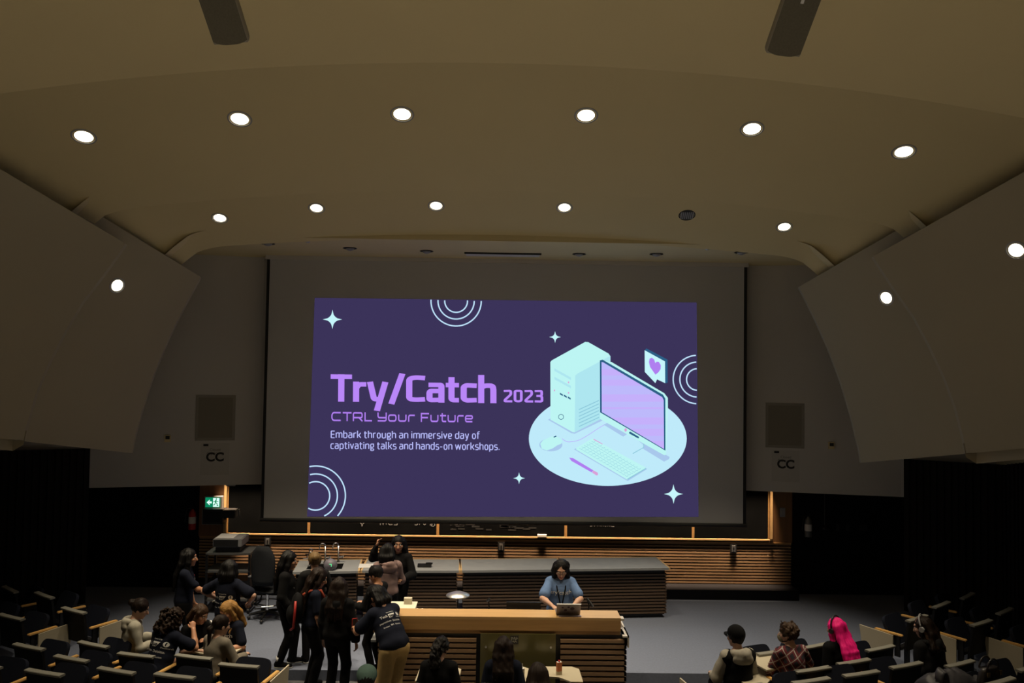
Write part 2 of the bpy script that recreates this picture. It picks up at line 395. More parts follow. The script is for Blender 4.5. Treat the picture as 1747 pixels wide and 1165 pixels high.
for sg, lb in ((-1, 'long grey hanging loudspeaker on the left of the ceiling'), (1, 'long grey hanging loudspeaker on the right of the ceiling')):
    # lower end at (X, 5.6, 6.64); leans back up towards the audience at 45 degrees
    X = -1.94 if sg < 0 else 1.99
    o = empty('column_loudspeaker', (X, 5.62, 6.66), 0, lb, 'loudspeaker')
    d = Vector((sg * .1, -.70, .70)).normalized(); nf = Vector((sg * .0, -.7, -.7)).normalized(); nf = (nf - d * nf.dot(d)).normalized(); sx = d.cross(nf)
    Mx = Matrix((tuple(sx) + (0,), tuple(d) + (0,), tuple(nf) + (0,), (0, 0, 0, 1))).transposed()
    b = MB(); L_ = 1.25; hw = .125
    sec = []
    for i in range(9):
        t = i / 8; zz = -.16 + .16 * t
        sec.append(zz)
    prof = [(-hw, 0.0)] + [(-hw * math.cos(a) * 1.0, -.05 - .11 * math.sin(a)) for a in [math.pi * k / 10 for k in range(11)]] + [(hw, 0.0)]
    rows = []
    for yy, sc in ((0.0, .80), (.012, .9), (.04, .98), (.08, 1.0), (L_, 1.0)):
        rows.append([b.bm.verts.new(Mx @ Vector((x * (1 if yy else .96), yy + (0.02 * (abs(x) / hw) ** 3 if yy < .05 else 0), z * sc))) for x, z in prof])
    b.loft(rows).build('cabinet', M_GREYBOX, o, True)
    g = MB(); ar = [(-hw * .98 + 2 * hw * .98 * k / 12) for k in range(13)]
    g.poly([Mx @ Vector((x, .012 + .03 * (abs(x) / hw) ** 3, .004)) for x in ar] + [Mx @ Vector((hw * .98, L_, .004)), Mx @ Vector((-hw * .98, L_, .004))])
    g.build('grille', M_GRILLE, o)
    MB().box(-.011, .011, .385, .41, .004, .008, Mx).build('badge', M_STEEL, o)
    MB().tube([Mx @ Vector((0, L_ * .6, -.1)), Mx @ Vector((0, L_ * .6, -.1)) + Vector((0, 0, .55))], .02).build('bracket', M_GREYP, o)

# ------------------------------------------------------------------ projection screen with the projected slide
S = empty('projection_screen', (0.1, 15.30, 1.44), 0, 'large pull-down projection screen showing the purple slide', 'projection screen')
Sx, Sy, Sz = 0.1, 15.30, 1.44
def SP(px, py, d=0.0):                       # slide units (1 unit = 11.2 mm) on the screen plane -> point local to the screen
    x, y = px - 860.0, py - 690.0
    return Vector((0.093063 + 0.011223 * x + 0.000175 * y + 1.0e-8 * x * y - Sx, -d, 3.712207 + 0.00016 * x - 0.0112 * y - Sz))
def spoly(pts, d): return [SP(x, y, d) for x, y in pts]
MB().box(-4.555, 4.605, .0, .012, .04, 5.0).build('fabric', M_SCREEN, S)
for x0, x1 in ((-4.60, -4.545), (4.597, 4.655)): MB().box(x0, x1, -.006, .02, .0, 5.0).build('side_border', M_BLACK, S)
MB().cyl((-4.62, 0, .02), (4.67, 0, .02), .038, n=14).build('bottom_bar', M_BLACK, S)
MB().box(-4.62, 4.67, -.05, .09, 4.985, 5.06).build('roller_case', M_WALLW, S)
E_ = lambda n, h, s=1.0: mat('slide_' + n, '000000', emit=h, estr=s)
e_bg, e_pale, e_cyan, e_mint = E_('background', '3b3359'), E_('line_pale', 'bfe2fb'), E_('cyan', 'c0f0fb'), E_('mint', 'b9f3ee')
e_pur, e_pur2, e_lav, e_dark, e_text = E_('purple', 'b987f8'), E_('violet', 'b07ff0'), E_('lavender', 'bdb9fb'), E_('teal_dark', '2c5f86'), E_('text_blue', 'b9bdfb')
e_lav2, e_disc, e_top, e_side, e_line, e_shad, e_star = E_('lavender2', 'c5b0fb'), E_('disc', 'bfeafa'), E_('casetop', 'bdf5f3'), E_('caseside', 'aee6f0'), E_('caseline', '8fc9dc'), E_('shadow', 'a9c8ec'), E_('star', 'c6f6fb')
e_pink = E_('pink', 'd9a0d8')
SL = MB().poly(spoly([(536, 508), (1191, 515), (1191, 882), (526, 880)], .004)).build('projected_slide', e_bg, S)
def sl(name, polys, m, d):
    mb = MB()
    for p in polys: mb.poly(spoly(p, d))
    bmesh.ops.triangulate(mb.bm, faces=mb.bm.faces)
    return mb.build(name, m, SL)
def ring_poly(cx, cy, r, wd, a0, a1, n=48):
    q = []
    for i in range(n):
        t0, t1 = [math.radians(a0 + (a1 - a0) * k / n) for k in (i, i + 1)]
        q.append([(cx + (r - wd) * math.cos(t0), cy + (r - wd) * math.sin(t0)), (cx + (r + wd) * math.cos(t0), cy + (r + wd) * math.sin(t0)), (cx + (r + wd) * math.cos(t1), cy + (r + wd) * math.sin(t1)), (cx + (r - wd) * math.cos(t1), cy + (r - wd) * math.sin(t1))])
    return q
for cx, cy, rr, lim in ((777.5, 513.0, (19.5, 31, 43), lambda x, y: y > 508.5 + (x - 536) * .0107), (540.0, 845.0, (24, 37, 50.5), lambda x, y: x > 526.8 + (880 - y) * .027 and y < 880), (1191.0, 647.5, (18.5, 30, 41.5), lambda x, y: x < 1190.5)):
    for r in rr:
        sl('ring_motif', [f4 for f4 in ring_poly(cx, cy, r, 1.1, 0, 360, 120) if all(lim(*p) for p in f4)], e_pale, .006)
def star(cx, cy, r):
    p = []
    for i in range(32):
        a = 2 * math.pi * i / 32; c, s_ = abs(math.cos(a)) ** .5, abs(math.sin(a)) ** .5
        rr = r / (c + s_) ** 3.2 * 1.0 if (i % 8) else r
        rr = r * (1.0 / (abs(math.cos(a)) ** .55 + abs(math.sin(a)) ** .55)) ** (1 / .55)
        p.append((cx + rr * math.cos(a), cy + rr * math.sin(a)))
    return p
for q in ((566.5, 545, 16.5), (947, 574.8, 10), (885, 815.7, 10), (1148.5, 843, 16.5)): sl('star_motif', [star(*q)], e_star, .006)

# lettering drawn as strokes
def rounded(pts, r):
    out = [pts[0]]
    for a, b, c in zip(pts[:-2], pts[1:-1], pts[2:]):
        va = (Vector(a) - Vector(b)); vc = (Vector(c) - Vector(b)); k = min(r, va.length * .499, vc.length * .499)
        if k < 1e-4: out.append(b); continue
        p0 = Vector(b) + va.normalized() * k; p1 = Vector(b) + vc.normalized() * k
        for i in range(7):
            t = i / 6; out.append(tuple((1 - t) ** 2 * p0 + 2 * t * (1 - t) * Vector(b) + t * t * p1))
    out.append(pts[-1]); return out
def stroke(pts, w, r):
    q = rounded(pts, r) if r > 0 else list(pts); n = len(q); L, R = [], []
    for i in range(n):
        a = Vector(q[max(i - 1, 0)]); b = Vector(q[i]); c = Vector(q[min(i + 1, n - 1)])
        d0 = (b - a).normalized() if i else (c - b).normalized(); d1 = (c - b).normalized() if i < n - 1 else d0
        t = (d0 + d1).normalized() if (d0 + d1).length > 1e-6 else d0; nn = Vector((-t.y, t.x)); k = w / 2 / max(.35, nn.dot(Vector((-d0.y, d0.x))))
        L.append(b + nn * k); R.append(b - nn * k)
    return [[tuple(L[i]), tuple(L[i + 1]), tuple(R[i + 1]), tuple(R[i])] for i in range(n - 1)]
# glyph strokes: x to the right, y up, cap height 1
BOLD = {
 'T': (.74, [([(0, .905), (.74, .905)], 0), ([(.37, .99), (.37, 0)], 0)]),
 'r': (.46, [([(.105, 0), (.105, .73)], 0), ([(.105, .5), (.2, .635), (.46, .635)], .12)]),
 'y': (.70, [([(.085, .73), (.23, .1), (.40, .1)], .12), ([(.62, .73), (.33, -.32)], 0)]),
 '/': (.56, [([(.09, -.07), (.47, 1.04)], 0)]),
 'C': (.67, [([(.66, .885), (.33, .905), (.11, .86), (.11, .12), (.33, .095), (.66, .115)], .2)]),
 'a': (.63, [([(.07, .64), (.50, .64), (.52, .60), (.52, 0)], .16), ([(.52, .42), (.14, .42), (.105, .36), (.105, .12), (.16, .09), (.50, .10)], .1)]),
 't': (.48, [([(.2, .93), (.2, .14), (.25, .095), (.46, .095)], .14), ([(0, .64), (.46, .64)], 0)]),
 'c': (.57, [([(.56, .625), (.2, .64), (.105, .58), (.105, .15), (.2, .09), (.56, .105)], .15)]),
 'h': (.64, [([(.105, 1.02), (.105, 0)], 0), ([(.105, .56), (.24, .635), (.5, .635), (.53, .5), (.53, 0)], .16)]),
 '2': (.66, [([(.04, .885), (.5, .9), (.54, .8), (.54, .62), (.12, .2), (.12, .095), (.64, .095)], .14)]),
 '0': (.70, [([(.35, .9), (.12, .9), (.12, .1), (.56, .1), (.56, .9), (.33, .9)], .2)]),
 '3': (.66, [([(.04, .89), (.5, .9), (.53, .8), (.53, .6), (.46, .52), (.16, .52)], .12), ([(.42, .52), (.55, .45), (.55, .14), (.47, .095), (.04, .105)], .13)]),
}
TECH = {
 'C': (1.40, [([(1.32, .93), (.25, .93), (.07, .72), (.07, .28), (.25, .07), (1.32, .07)], .3)]),
 'T': (1.25, [([(0, .93), (1.25, .93)], 0), ([(.63, .93), (.63, 0)], 0)]),
 'R': (1.45, [([(.07, 0), (.07, .93), (1.2, .93), (1.3, .8), (1.3, .5), (1.2, .40), (.07, .40)], .18), ([(.85, .40), (1.35, 0)], 0)]),
 'L': (1.10, [([(.07, 1), (.07, .07), (1.05, .07)], 0)]),
 'Y': (1.35, [([(.07, 1.0), (.07, .55), (.2, .42), (1.25, .42)], .16), ([(1.25, 1.0), (1.25, .07), (.03, .07)], .22)]),
 'o': (1.25, [([(.62, .72), (.07, .72), (.07, .07), (1.12, .07), (1.12, .72), (.6, .72)], .28)]),
 'u': (1.25, [([(.07, .79), (.07, .07), (1.12, .07), (1.12, .79)], .25)]),
 'r': (.98, [([(.07, 0), (.07, .72), (.95, .72)], .25)]),
 'F': (1.25, [([(.07, 0), (.07, .93), (1.22, .93)], 0), ([(.07, .48), (1.05, .48)], 0)]),
 't': (.95, [([(.32, 1.0), (.32, .07), (.92, .07)], .2), ([(0, .72), (.9, .72)], 0)]),
 'e': (1.22, [([(.1, .40), (1.1, .40), (1.1, .72), (.07, .72), (.07, .07), (1.1, .07)], .24)]),
}
def write(name, txt, font, x0, y0, h, w, wd, m, gap, slope=.0088, space=.45, sx=1.0, fy=1.0):
    q = []; cx = 0.0
    for ch in txt:
        if ch == ' ': cx += space; continue
        adv, st = font[ch]
        for pts, r in st:
            for f4 in stroke([(p[0] * sx, p[1] * fy) for p in pts], wd, r): q.append([(x + cx, y / fy) for x, y in f4])
        cx += adv * sx + gap
    tot = cx - gap; kx = w / tot
    out = []
    for f4 in q:
        o_ = []
        for x, y in f4:
            X = x0 + x * kx; o_.append((X, y0 - y * h + (X - x0) * slope))
        out.append(o_)
    # overlapping strokes sit in one plane: nudge each quad by a hair so none fight
    mb = MB()
    for i, p in enumerate(out): mb.poly(spoly(p, .006 + .000002 * i))
    return mb.build(name, m, SL)
write('title_lettering', 'Try/Catch', BOLD, 564.2, 685.2, 47.0, 282.5, .215, e_pur, .04, .0100, fy=1.32)
write('year_lettering', '2023', BOLD, 858.0, 687.0, 22.5, 69.0, .185, e_pur, .05, .006, fy=1.2)
for tx, x0, y0, w in (('CTRL', 566.0, 718.2, 69.3), ('Your', 644.2, 719.0, 63.6), ('Future', 717.9, 719.8, 88.9)): write('subtitle_lettering', tx, TECH, x0, y0, 15.2, w, .17, e_pur2, .2, .010)
X_ = .72
bowl = [(.08, .50), (.15, X_), (.38, X_), (.46, .50), (.46, .20), (.38, 0), (.15, 0), (.08, .20), (.08, .50)]
LIGHT = {
 'E': (.52, [([(.50, .97), (.06, .97), (.06, 0), (.50, 0)], .05), ([(.06, .50), (.46, .50)], 0)]),
 'm': (.84, [([(.06, 0), (.06, .74)], 0), ([(.06, .62), (.2, X_), (.38, X_), (.43, .6), (.43, 0)], .1), ([(.43, .62), (.55, X_), (.73, X_), (.79, .6), (.79, 0)], .1)]),
 'b': (.53, [([(.06, 1.04), (.06, 0), (.36, 0), (.47, .14), (.47, .56), (.38, X_), (.06, .66)], .12)]),
 'a': (.52, [([(.06, X_), (.38, X_), (.45, .6), (.45, 0)], .12), ([(.45, .42), (.14, .42), (.06, .34), (.06, .08), (.14, 0), (.45, .05)], .1)]),
 'r': (.36, [([(.06, 0), (.06, .74)], 0), ([(.06, .58), (.18, X_), (.35, X_)], .1)]),
 'k': (.50, [([(.06, 1.04), (.06, 0)], 0), ([(.06, .38), (.22, .38), (.46, .74)], .06), ([(.22, .38), (.48, 0)], 0)]),
 't': (.38, [([(.13, .96), (.13, .1), (.2, 0), (.36, .01)], .1), ([(0, X_), (.36, X_)], 0)]),
 'h': (.53, [([(.06, 1.04), (.06, 0)], 0), ([(.06, .60), (.2, X_), (.40, X_), (.47, .6), (.47, 0)], .12)]),
 'o': (.53, [(bowl, .10)]),
 'u': (.53, [([(.06, .74), (.06, .12), (.14, 0), (.3, 0), (.47, .1)], .1), ([(.47, .74), (.47, 0)], 0)]),
 'g': (.53, [([(.50, X_), (.15, X_), (.07, .6), (.07, .36), (.15, .25), (.38, .25), (.45, .36), (.45, .6), (.38, X_)], .1), ([(.12, .25), (.06, .13), (.14, .03), (.42, .03), (.48, -.1), (.40, -.24), (.13, -.24), (.06, -.12), (.16, .02)], .1)]),
 'n': (.53, [([(.06, 0), (.06, .74)], 0), ([(.06, .60), (.2, X_), (.40, X_), (.47, .6), (.47, 0)], .12)]),
 'i': (.14, [([(.07, .74), (.07, 0)], 0), ([(.07, 1.0), (.07, .88)], 0)]),
 's': (.46, [([(.42, X_), (.13, X_), (.06, .64), (.06, .44), (.13, .38), (.36, .35), (.42, .28), (.42, .08), (.35, 0), (.05, 0)], .08)]),
 'v': (.48, [([(.03, .74), (.24, .02), (.45, .74)], .02)]),
 'e': (.51, [([(.07, .34), (.44, .34), (.45, .6), (.36, X_), (.15, X_), (.07, .58), (.07, .14), (.15, 0), (.44, .01)], .1)]),
 'd': (.53, [([(.47, 1.04), (.47, 0)], 0), ([(.47, .66), (.15, X_), (.06, .58), (.06, .14), (.15, 0), (.3, 0), (.47, .1)], .1)]),
 'y': (.48, [([(.03, .74), (.22, .06), (.28, .04)], .05), ([(.45, .74), (.24, -.12), (.17, -.25), (.06, -.25)], .08)]),
 'f': (.36, [([(.36, 1.03), (.2, 1.03), (.12, .92), (.12, 0)], .12), ([(0, X_), (.33, X_)], 0)]),
 'c': (.46, [([(.44, X_), (.15, X_), (.07, .58), (.07, .14), (.15, 0), (.44, .01)], .1)]),
 'p': (.53, [([(.06, -.28), (.06, .74)], 0), ([(.06, .62), (.2, X_), (.38, X_), (.47, .58), (.47, .14), (.38, 0), (.06, .04)], .1)]),
 'l': (.22, [([(.06, 1.04), (.06, .1), (.12, 0), (.2, .01)], .08)]),
 'w': (.76, [([(.03, .74), (.19, .02), (.38, .70), (.57, .02), (.73, .74)], .02)]),
 '-': (.36, [([(.04, .36), (.32, .36)], 0)]),
 '.': (.16, [([(.08, .12), (.08, 0)], 0)]),
}
write('tagline_lettering', 'Embark through an immersive day of', LIGHT, 565.0, 746.6, 11.6, 253, .125, e_text, .11, .0078, .27)
write('tagline_lettering', 'captivating talks and hands-on workshops.', LIGHT, 564.5, 765.2, 11.6, 287.5, .125, e_text, .11, .0078, .27)
# the drawn desktop computer (illustration units: 1290 wide crop of the slide)
I = lambda pts: [(890 + x * .24031, 560 + y * .24034) for x, y in pts]
def ell(cx, cy, rx, ry, n=64): return [(cx + rx * math.cos(2 * math.pi * i / n), cy + ry * math.sin(2 * math.pi * i / n)) for i in range(n)]
def art(name, polys, m, k): return sl(name, [I(p) for p in polys], m, .005 + .0008 * k)
art('disc_art', [ell(611, 784, 562, 335, 96)], e_disc, 1)
art('computer_tower_art', [[(185, 650), (215, 635), (560, 640), (575, 655), (375, 750), (350, 745)]], e_shad, 2)
art('computer_tower_art', [[(203, 240), (213, 228), (452, 96), (475, 98), (620, 180), (632, 200), (632, 610), (375, 740), (360, 738), (203, 650)]], e_top, 3)
art('computer_tower_art', [[(380, 335), (400, 320), (632, 195), (632, 610), (375, 740)]], e_side, 4)
art('computer_tower_art', [[(232, 285), (350, 350), (350, 368), (232, 303)], [(232, 345), (350, 410), (350, 428), (232, 363)]], e_side, 4)
art('computer_tower_art', [[(405, 575 + 24 * i), (548, 510 + 24 * i), (548, 517 + 24 * i), (405, 582 + 24 * i)] for i in range(6)], e_line, 5)
art('computer_tower_art', [[(270 + 28 * i, 458 + 13 * i), (291 + 28 * i, 470 + 13 * i), (291 + 28 * i, 482 + 13 * i), (270 + 28 * i, 470 + 13 * i)] for i in range(3)], e_dark, 5)
art('computer_tower_art', ring_poly(278, 630, 18, 2, 0, 360, 24), e_dark, 5)
art('computer_tower_art', [ell(332, 385, 5, 7, 12), ell(232, 442, 5, 7, 12), ell(332, 459, 5, 7, 12)], e_pink, 5)
art('monitor_art', [[(580, 685), (615, 670), (1050, 915), (1045, 930), (1010, 948)]], e_shad, 5)
art('monitor_art', [[(650, 815), (760, 745), (865, 830), (865, 850), (790, 893)]], e_disc, 6)
art('monitor_art', [[(790, 893), (868, 848), (868, 822), (862, 820), (862, 846), (786, 888)]], e_line, 7)
art('monitor_art', [[(560, 225), (640, 240), (1015, 462), (1040, 495), (1040, 590), (1024, 900), (1010, 902), (556, 645)]], e_top, 8)
art('monitor_art', [[(556, 228), (575, 222), (1005, 472), (1022, 500), (1020, 870), (556, 598)]], e_dark, 9)
scr = lambda x, y: y
art('monitor_art', [[(568, 240), (580, 242), (1000, 490), (1010, 512), (1010, 858), (568, 596)]], e_lav, 10)
def band(y0, y1):      # a stripe across the drawn monitor, cut to its slanted frame
    pts = [(568, 240), (580, 242), (1000, 490), (1010, 512), (1010, 858), (568, 596)]
    def clip(ps, yy, keep):
        o_ = []
        for i in range(len(ps)):
            a, b = ps[i], ps[(i + 1) % len(ps)]; ia, ib = keep(a[1], yy), keep(b[1], yy)
            if ia: o_.append(a)
            if ia != ib:
                t = (yy - a[1]) / (b[1] - a[1]); o_.append((a[0] + t * (b[0] - a[0]), yy))
        return o_
    return clip(clip(pts, y0, lambda v, y: v >= y), y1, lambda v, y: v <= y)
art('monitor_art', [p for p in (band(290, 335), band(366, 408), band(470, 522), band(560, 575), band(635, 685), band(715, 765), band(800, 858)) if len(p) > 2], e_lav2, 11)
art('monitor_art', [[(762, 738), (770, 735), (832, 772), (832, 782), (824, 782), (762, 748)], ], e_dark, 11)
art('monitor_art', [ell(737, 723, 9, 12, 16)], e_pink, 11)
art('keyboard_art', [[(370, 860), (500, 785), (890, 1000), (750, 1085)]], e_shad, 3)
art('keyboard_art', [[(385, 850), (500, 783), (880, 990), (880, 1000), (748, 1076), (385, 862)]], e_top, 4)
ky = []
for i in range(15):
    for j in range(6):
        u_, v_ = (i + .12) / 15, (j + .15) / 6; u1, v1 = (i + .88) / 15, (j + .8) / 6
        f2 = lambda u, v: (400 + 345 * u + 105 * v, 852 + 205 * u - 60 * v)
        ky.append([f2(u_, v_), f2(u1, v_), f2(u1, v_ + .02), f2(u_, v_ + .02)]); ky.append([f2(u1, v_), f2(u1 - .008, v_), f2(u1 - .008, v1), f2(u1, v1)])
art('keyboard_art', ky, e_line, 5)
art('keyboard_art', [[(748, 1068), (880, 992), (880, 1000), (748, 1077)]], e_line, 5)
art('keyboard_art', [[(508, 785), (572, 820), (572, 826), (508, 792)]], e_pink, 5)
art('mouse_art', [ell(205, 828, 82, 46, 40)], e_shad, 2)
art('mouse_art', [[(130, 820), (150, 795), (215, 768), (255, 772), (285, 795), (280, 820), (250, 832), (215, 855), (175, 868), (140, 855)]], e_top, 3)
art('mouse_art', [[(222, 772), (240, 763), (248, 767), (230, 777)]], e_dark, 4)
cb = stroke([(285, 785), (320, 810), (400, 800), (470, 760), (560, 700), (610, 675)], 5, 30)
art('mouse_art', cb, e_lav, 3)
art('pencil_art', [[(335, 918), (345, 920), (362, 922), (505, 1008), (495, 1024), (350, 942)]], e_pur2, 3)
art('pencil_art', [[(505, 1008), (538, 1026), (540, 1040), (530, 1046), (498, 1026)]], e_pink, 4)
art('heart_bubble_art', [[(877, 155), (890, 142), (1040, 222), (1040, 385), (1025, 392), (960, 360), (877, 310)]], e_dark, 2)
art('heart_bubble_art', [[(877, 155), (1022, 235), (1022, 390), (962, 362), (952, 390), (935, 345), (877, 310)]], e_star, 3)
art('heart_bubble_art', [[(953, 330), (915, 275), (907, 240), (912, 215), (928, 208), (945, 222), (953, 248), (962, 236), (978, 238), (992, 262), (990, 290), (975, 312)]], e_pur2, 4)
# ------------------------------------------------------------------ chalkboards, rail, wall fittings
bx = [-5.33, -3.72, -1.18, 1.35, 3.88, 5.40]
pos = ['first', 'second', 'third', 'fourth', 'fifth']
boards = []
for i in range(5):
    o = empty('chalkboard', ((bx[i] + bx[i + 1]) / 2, 15.88, 1.09), 0, 'black chalkboard panel under the screen, %s from left' % pos[i], 'chalkboard', 'chalkboards along the front wall')
    hw = (bx[i + 1] - bx[i]) / 2
    MB().box(-hw + .02, hw - .02, .0, .04, 0.02, 1.6).build('surface', M_BOARD, o)
    for a, b in ((-hw, -hw + .026), (hw - .026, hw)):
        MB().box(a, b, -.012, .04, .0, 1.6).build('frame', M_OAK, o)
    boards.append(o)
for x0 in (-5.385, 5.41):
    tag(MB().box(x0, x0 + .05, 15.84, 15.94, 1.096, 2.6).build('chalkboard_frame_post', M_OAKL, None), 'orange-lit oak post closing the chalkboards at their %s end' % ('left' if x0 < 0 else 'right'), 'frame')
tag(MB().box(-5.38, 5.46, 15.862, 15.90, 1.055, 1.085).build('chalk_rail', M_OAKL, None), 'long oak chalk rail glowing under the chalkboards', 'chalk rail')
tag(MB().box(-.09, .09, -.018, .018, 0, .045).build('board_eraser', M_PAPER, None), 'small white eraser block lying on the chalk rail', 'eraser').location = (0.88, 15.866, 1.086)
def chalk(board, strokes, w=.010):
    mb = MB(); ox = board.location.x
    for pts in strokes:
        for f4 in stroke(pts, w, 0): mb.poly([Vector((x - ox, -.004, z - 1.09)) for x, z in f4])
    mb.build('chalk_writing', M_CHALK, board)
def Cx(px, py): return (-1.18 + (px - 747) * .01152, 1.368 - (py - 894) * .0116)
P_ = lambda l: [[Cx(580 + x * .2976, 870 + y * .2976) for x, y in s] for s in l]
chalk(boards[1], P_([[(125, 75), (130, 90), (142, 95), (130, 100), (125, 115), (120, 100), (110, 95), (120, 90), (125, 75)],
    [(222, 80), (230, 105), (238, 85), (246, 105), (252, 80)], [(264, 86), (264, 106)], [(264, 78), (265, 80)], [(296, 84), (280, 84), (277, 100), (284, 106), (300, 104)], [(328, 84), (312, 86), (312, 94), (328, 98), (326, 106), (308, 106)],
    [(445, 84), (430, 86), (432, 93), (445, 98), (440, 105), (428, 104)], [(455, 104), (455, 84), (468, 84), (468, 94), (456, 95)], [(478, 86), (478, 100), (484, 104), (490, 100), (490, 84)],
    [(515, 104), (528, 94), (540, 96), (545, 104), (535, 112), (522, 108), (530, 98)]]))
chalk(boards[3], P_([[(1415, 94), (1424, 94)], [(1440, 92), (1440, 100), (1452, 100)], [(1458, 92), (1465, 100), (1472, 92)], [(1482, 100), (1490, 92), (1500, 100)], [(1506, 92), (1506, 101)], [(1512, 92), (1520, 100)], [(1530, 92), (1530, 103)], [(1540, 101), (1548, 93), (1556, 101)], [(1562, 93), (1564, 101), (1578, 101), (1578, 93)]]), .008)
mb = MB()
for i in range(26):
    t = random.random(); x = -1.0 + 1.9 * t; z = 1.18 + .18 * random.random()
    mb.box(x - boards[2].location.x - .05, x - boards[2].location.x + .05 + .08 * random.random(), -.002, .0, z - 1.09, z - 1.09 + .03)
mb.build('chalk_smudge', mat('chalk_smear', (.014, .0145, .0155), .95, var=.5, scale=9), boards[2])
tag(MB().box(-.085, .085, -.02, .02, -.03, .0).build('lamp_bracket', M_STEEL, None), 'small pale metal bracket under the header at the left chalkboard', 'bracket').location = (-5.16, 15.53, 2.085)
for x, z, lb in ((0.076, .877, 'wall outlet plate in the slatted wall behind the middle of the lab bench'), (4.685, .896, 'wall outlet plate in the slatted wall right of the lab bench'), (-4.52, .93, 'wall outlet plate in the slatted wall behind the office chair')):
    o = empty('wall_outlet', (x, 15.88, z), 0, lb, 'outlet')
    MB().box(-.065, .065, -.02, .0, -.09, .09).build('back_box', M_BLACK, o)
    MB().box(-.036, .036, -.028, -.02, -.062, .062).build('cover_plate', M_STEEL, o)
    MB().box(-.015, .015, -.031, -.028, -.03, .03).build('socket', M_BLACK, o)
def on_header(x):
    for (xa, ya), (xb, yb) in zip(hp[:-1], hp[1:]):
        if xa <= x <= xb: return ya + (yb - ya) * (x - xa) / (xb - xa), math.atan2(yb - ya, xb - xa)
for x, sd in ((-5.45, 'left'), (5.56, 'right')):
    y, a = on_header(x)
    o = empty('wall_grille', (x, y, 3.37), a, 'beige square loudspeaker grille on the white wall %s of the screen' % sd, 'grille')
    MB().box(-.36, .36, -.012, .02, -.435, .435).build('frame', M_WGRILLE, o)
    MB().box(-.31, .31, -.016, -.01, -.385, .385).build('mesh', mat('grille_cloth', (.24, .22, .18), .9, var=.1, scale=150), o)
    xp = x + (.01 if sd == 'left' else .02); y, a = on_header(xp)
    o = empty('paper_notice', (xp, y, 2.585), a, 'white paper notice reading CC below the %s wall grille' % sd, 'notice')
    MB().box(-.26, .26, -.004, .002, -.305, .305).build('sheet', M_PAPERW, o)
    dxp = -.11 if sd == 'left' else -.10
    MB().box(-.215, -.125, -.006, -.004, .245, .285).build('black_label', M_INK, o)
    flat_text('lettering', 'CC', FRONT(.0, -.006, -.04), .23, M_INK, o, align='CENTER', offset=.008)
    flat_text('lettering', 'Closed', FRONT(.0, -.006, .15), .07, M_INKG, o, align='CENTER')
    flat_text('lettering', 'Captioning', FRONT(.0, -.006, .085), .07, M_INKG, o, align='CENTER')
for x, z, lb in ((-6.27, 2.98, 'small wall sensor left of the left wall grille'), (6.40, 3.01, 'small wall sensor right of the right wall grille')):
    y, a = on_header(x)
    o = empty('wall_sensor', (x, y, z), a, lb, 'sensor')
    MB().box(-.055, .055, -.03, .02, -.065, .065).build('case', M_WHITE, o); MB().box(-.035, .04, -.036, -.03, -.01, .05).build('lens', M_BLACK, o)
o = empty('exit_sign', (-5.56, 15.80, 1.70), 0.0, 'lit green exit sign with white arrow and running figure', 'exit sign')
MB().box(-.17, .17, -.05, .04, -.115, .115).build('case', mat('sign_case', (.5, .5, .5), .4, var=.03), o)
e_green, e_signw = mat('sign_green', '000000', emit='0a7d56', estr=1.1), mat('sign_white', '000000', emit='d5fff0', estr=1.15)
MB().box(-.155, .135, -.054, -.05, -.095, .095).build('green_face', e_green, o)
MB().box(-.005, .115, -.056, -.054, -.085, .085).build('white_face', e_signw, o)
MB().poly([(-.13, -.057, 0), (-.075, -.057, .05), (-.06, -.057, .05), (-.085, -.057, .02), (-.03, -.057, .02), (-.03, -.057, -.02), (-.085, -.057, -.02), (-.06, -.057, -.05), (-.075, -.057, -.05)]).build('arrow', e_signw, o)
rm = MB()
for pts, w_ in (([(.05, .045), (.045, .0)], .03), ([(.045, .035), (.015, .01), (.0, .025)], .012), ([(.055, .035), (.08, .015), (.1, .02)], .012), ([(.048, 0), (.075, -.025), (.075, -.06), (.1, -.06)], .016), ([(.045, 0), (.025, -.045), (-.002, -.05)], .016)):
    for f4 in stroke(pts, w_, 0): rm.poly([Vector((x, -.058, z)) for x, z in f4])
rm.poly([Vector((.058 + .014 * math.cos(t * .628), -.058, .066 + .014 * math.sin(t * .628))) for t in range(10)])
rm.build('running_figure', e_green, o)
o = empty('wall_cabinet', (-5.52, 15.72, 1.30), 0, 'dark wall box with a thin pale outline under the exit sign', 'cabinet')
MB().box(-.20, .19, -.10, .16, .0, .29).build('body', M_BLACK, o); MB().box(-.20, .19, -.104, -.10, -.006, .0).box(-.206, -.20, -.104, -.10, -.006, .29).build('edge_trim', M_GREYP, o); MB().box(-.15, .14, -.106, -.10, .04, .25).build('door', M_BLACKM, o)
o = empty('swing_arm_camera', (-5.20, 15.70, 1.50), 0, 'small black device on a bracket beside the left chalkboard post', 'camera')
MB().box(-.13, .10, -.12, .12, -.07, .08).build('body', M_BLACK, o); MB().tube([(.10, -.06, .06), (.19, -.08, .09), (.2, -.08, -.05)], .012).build('bracket', M_STEEL, o); MB().box(-.2, -.13, -.02, .2, -.13, -.07).build('mount', M_BLACK, o)
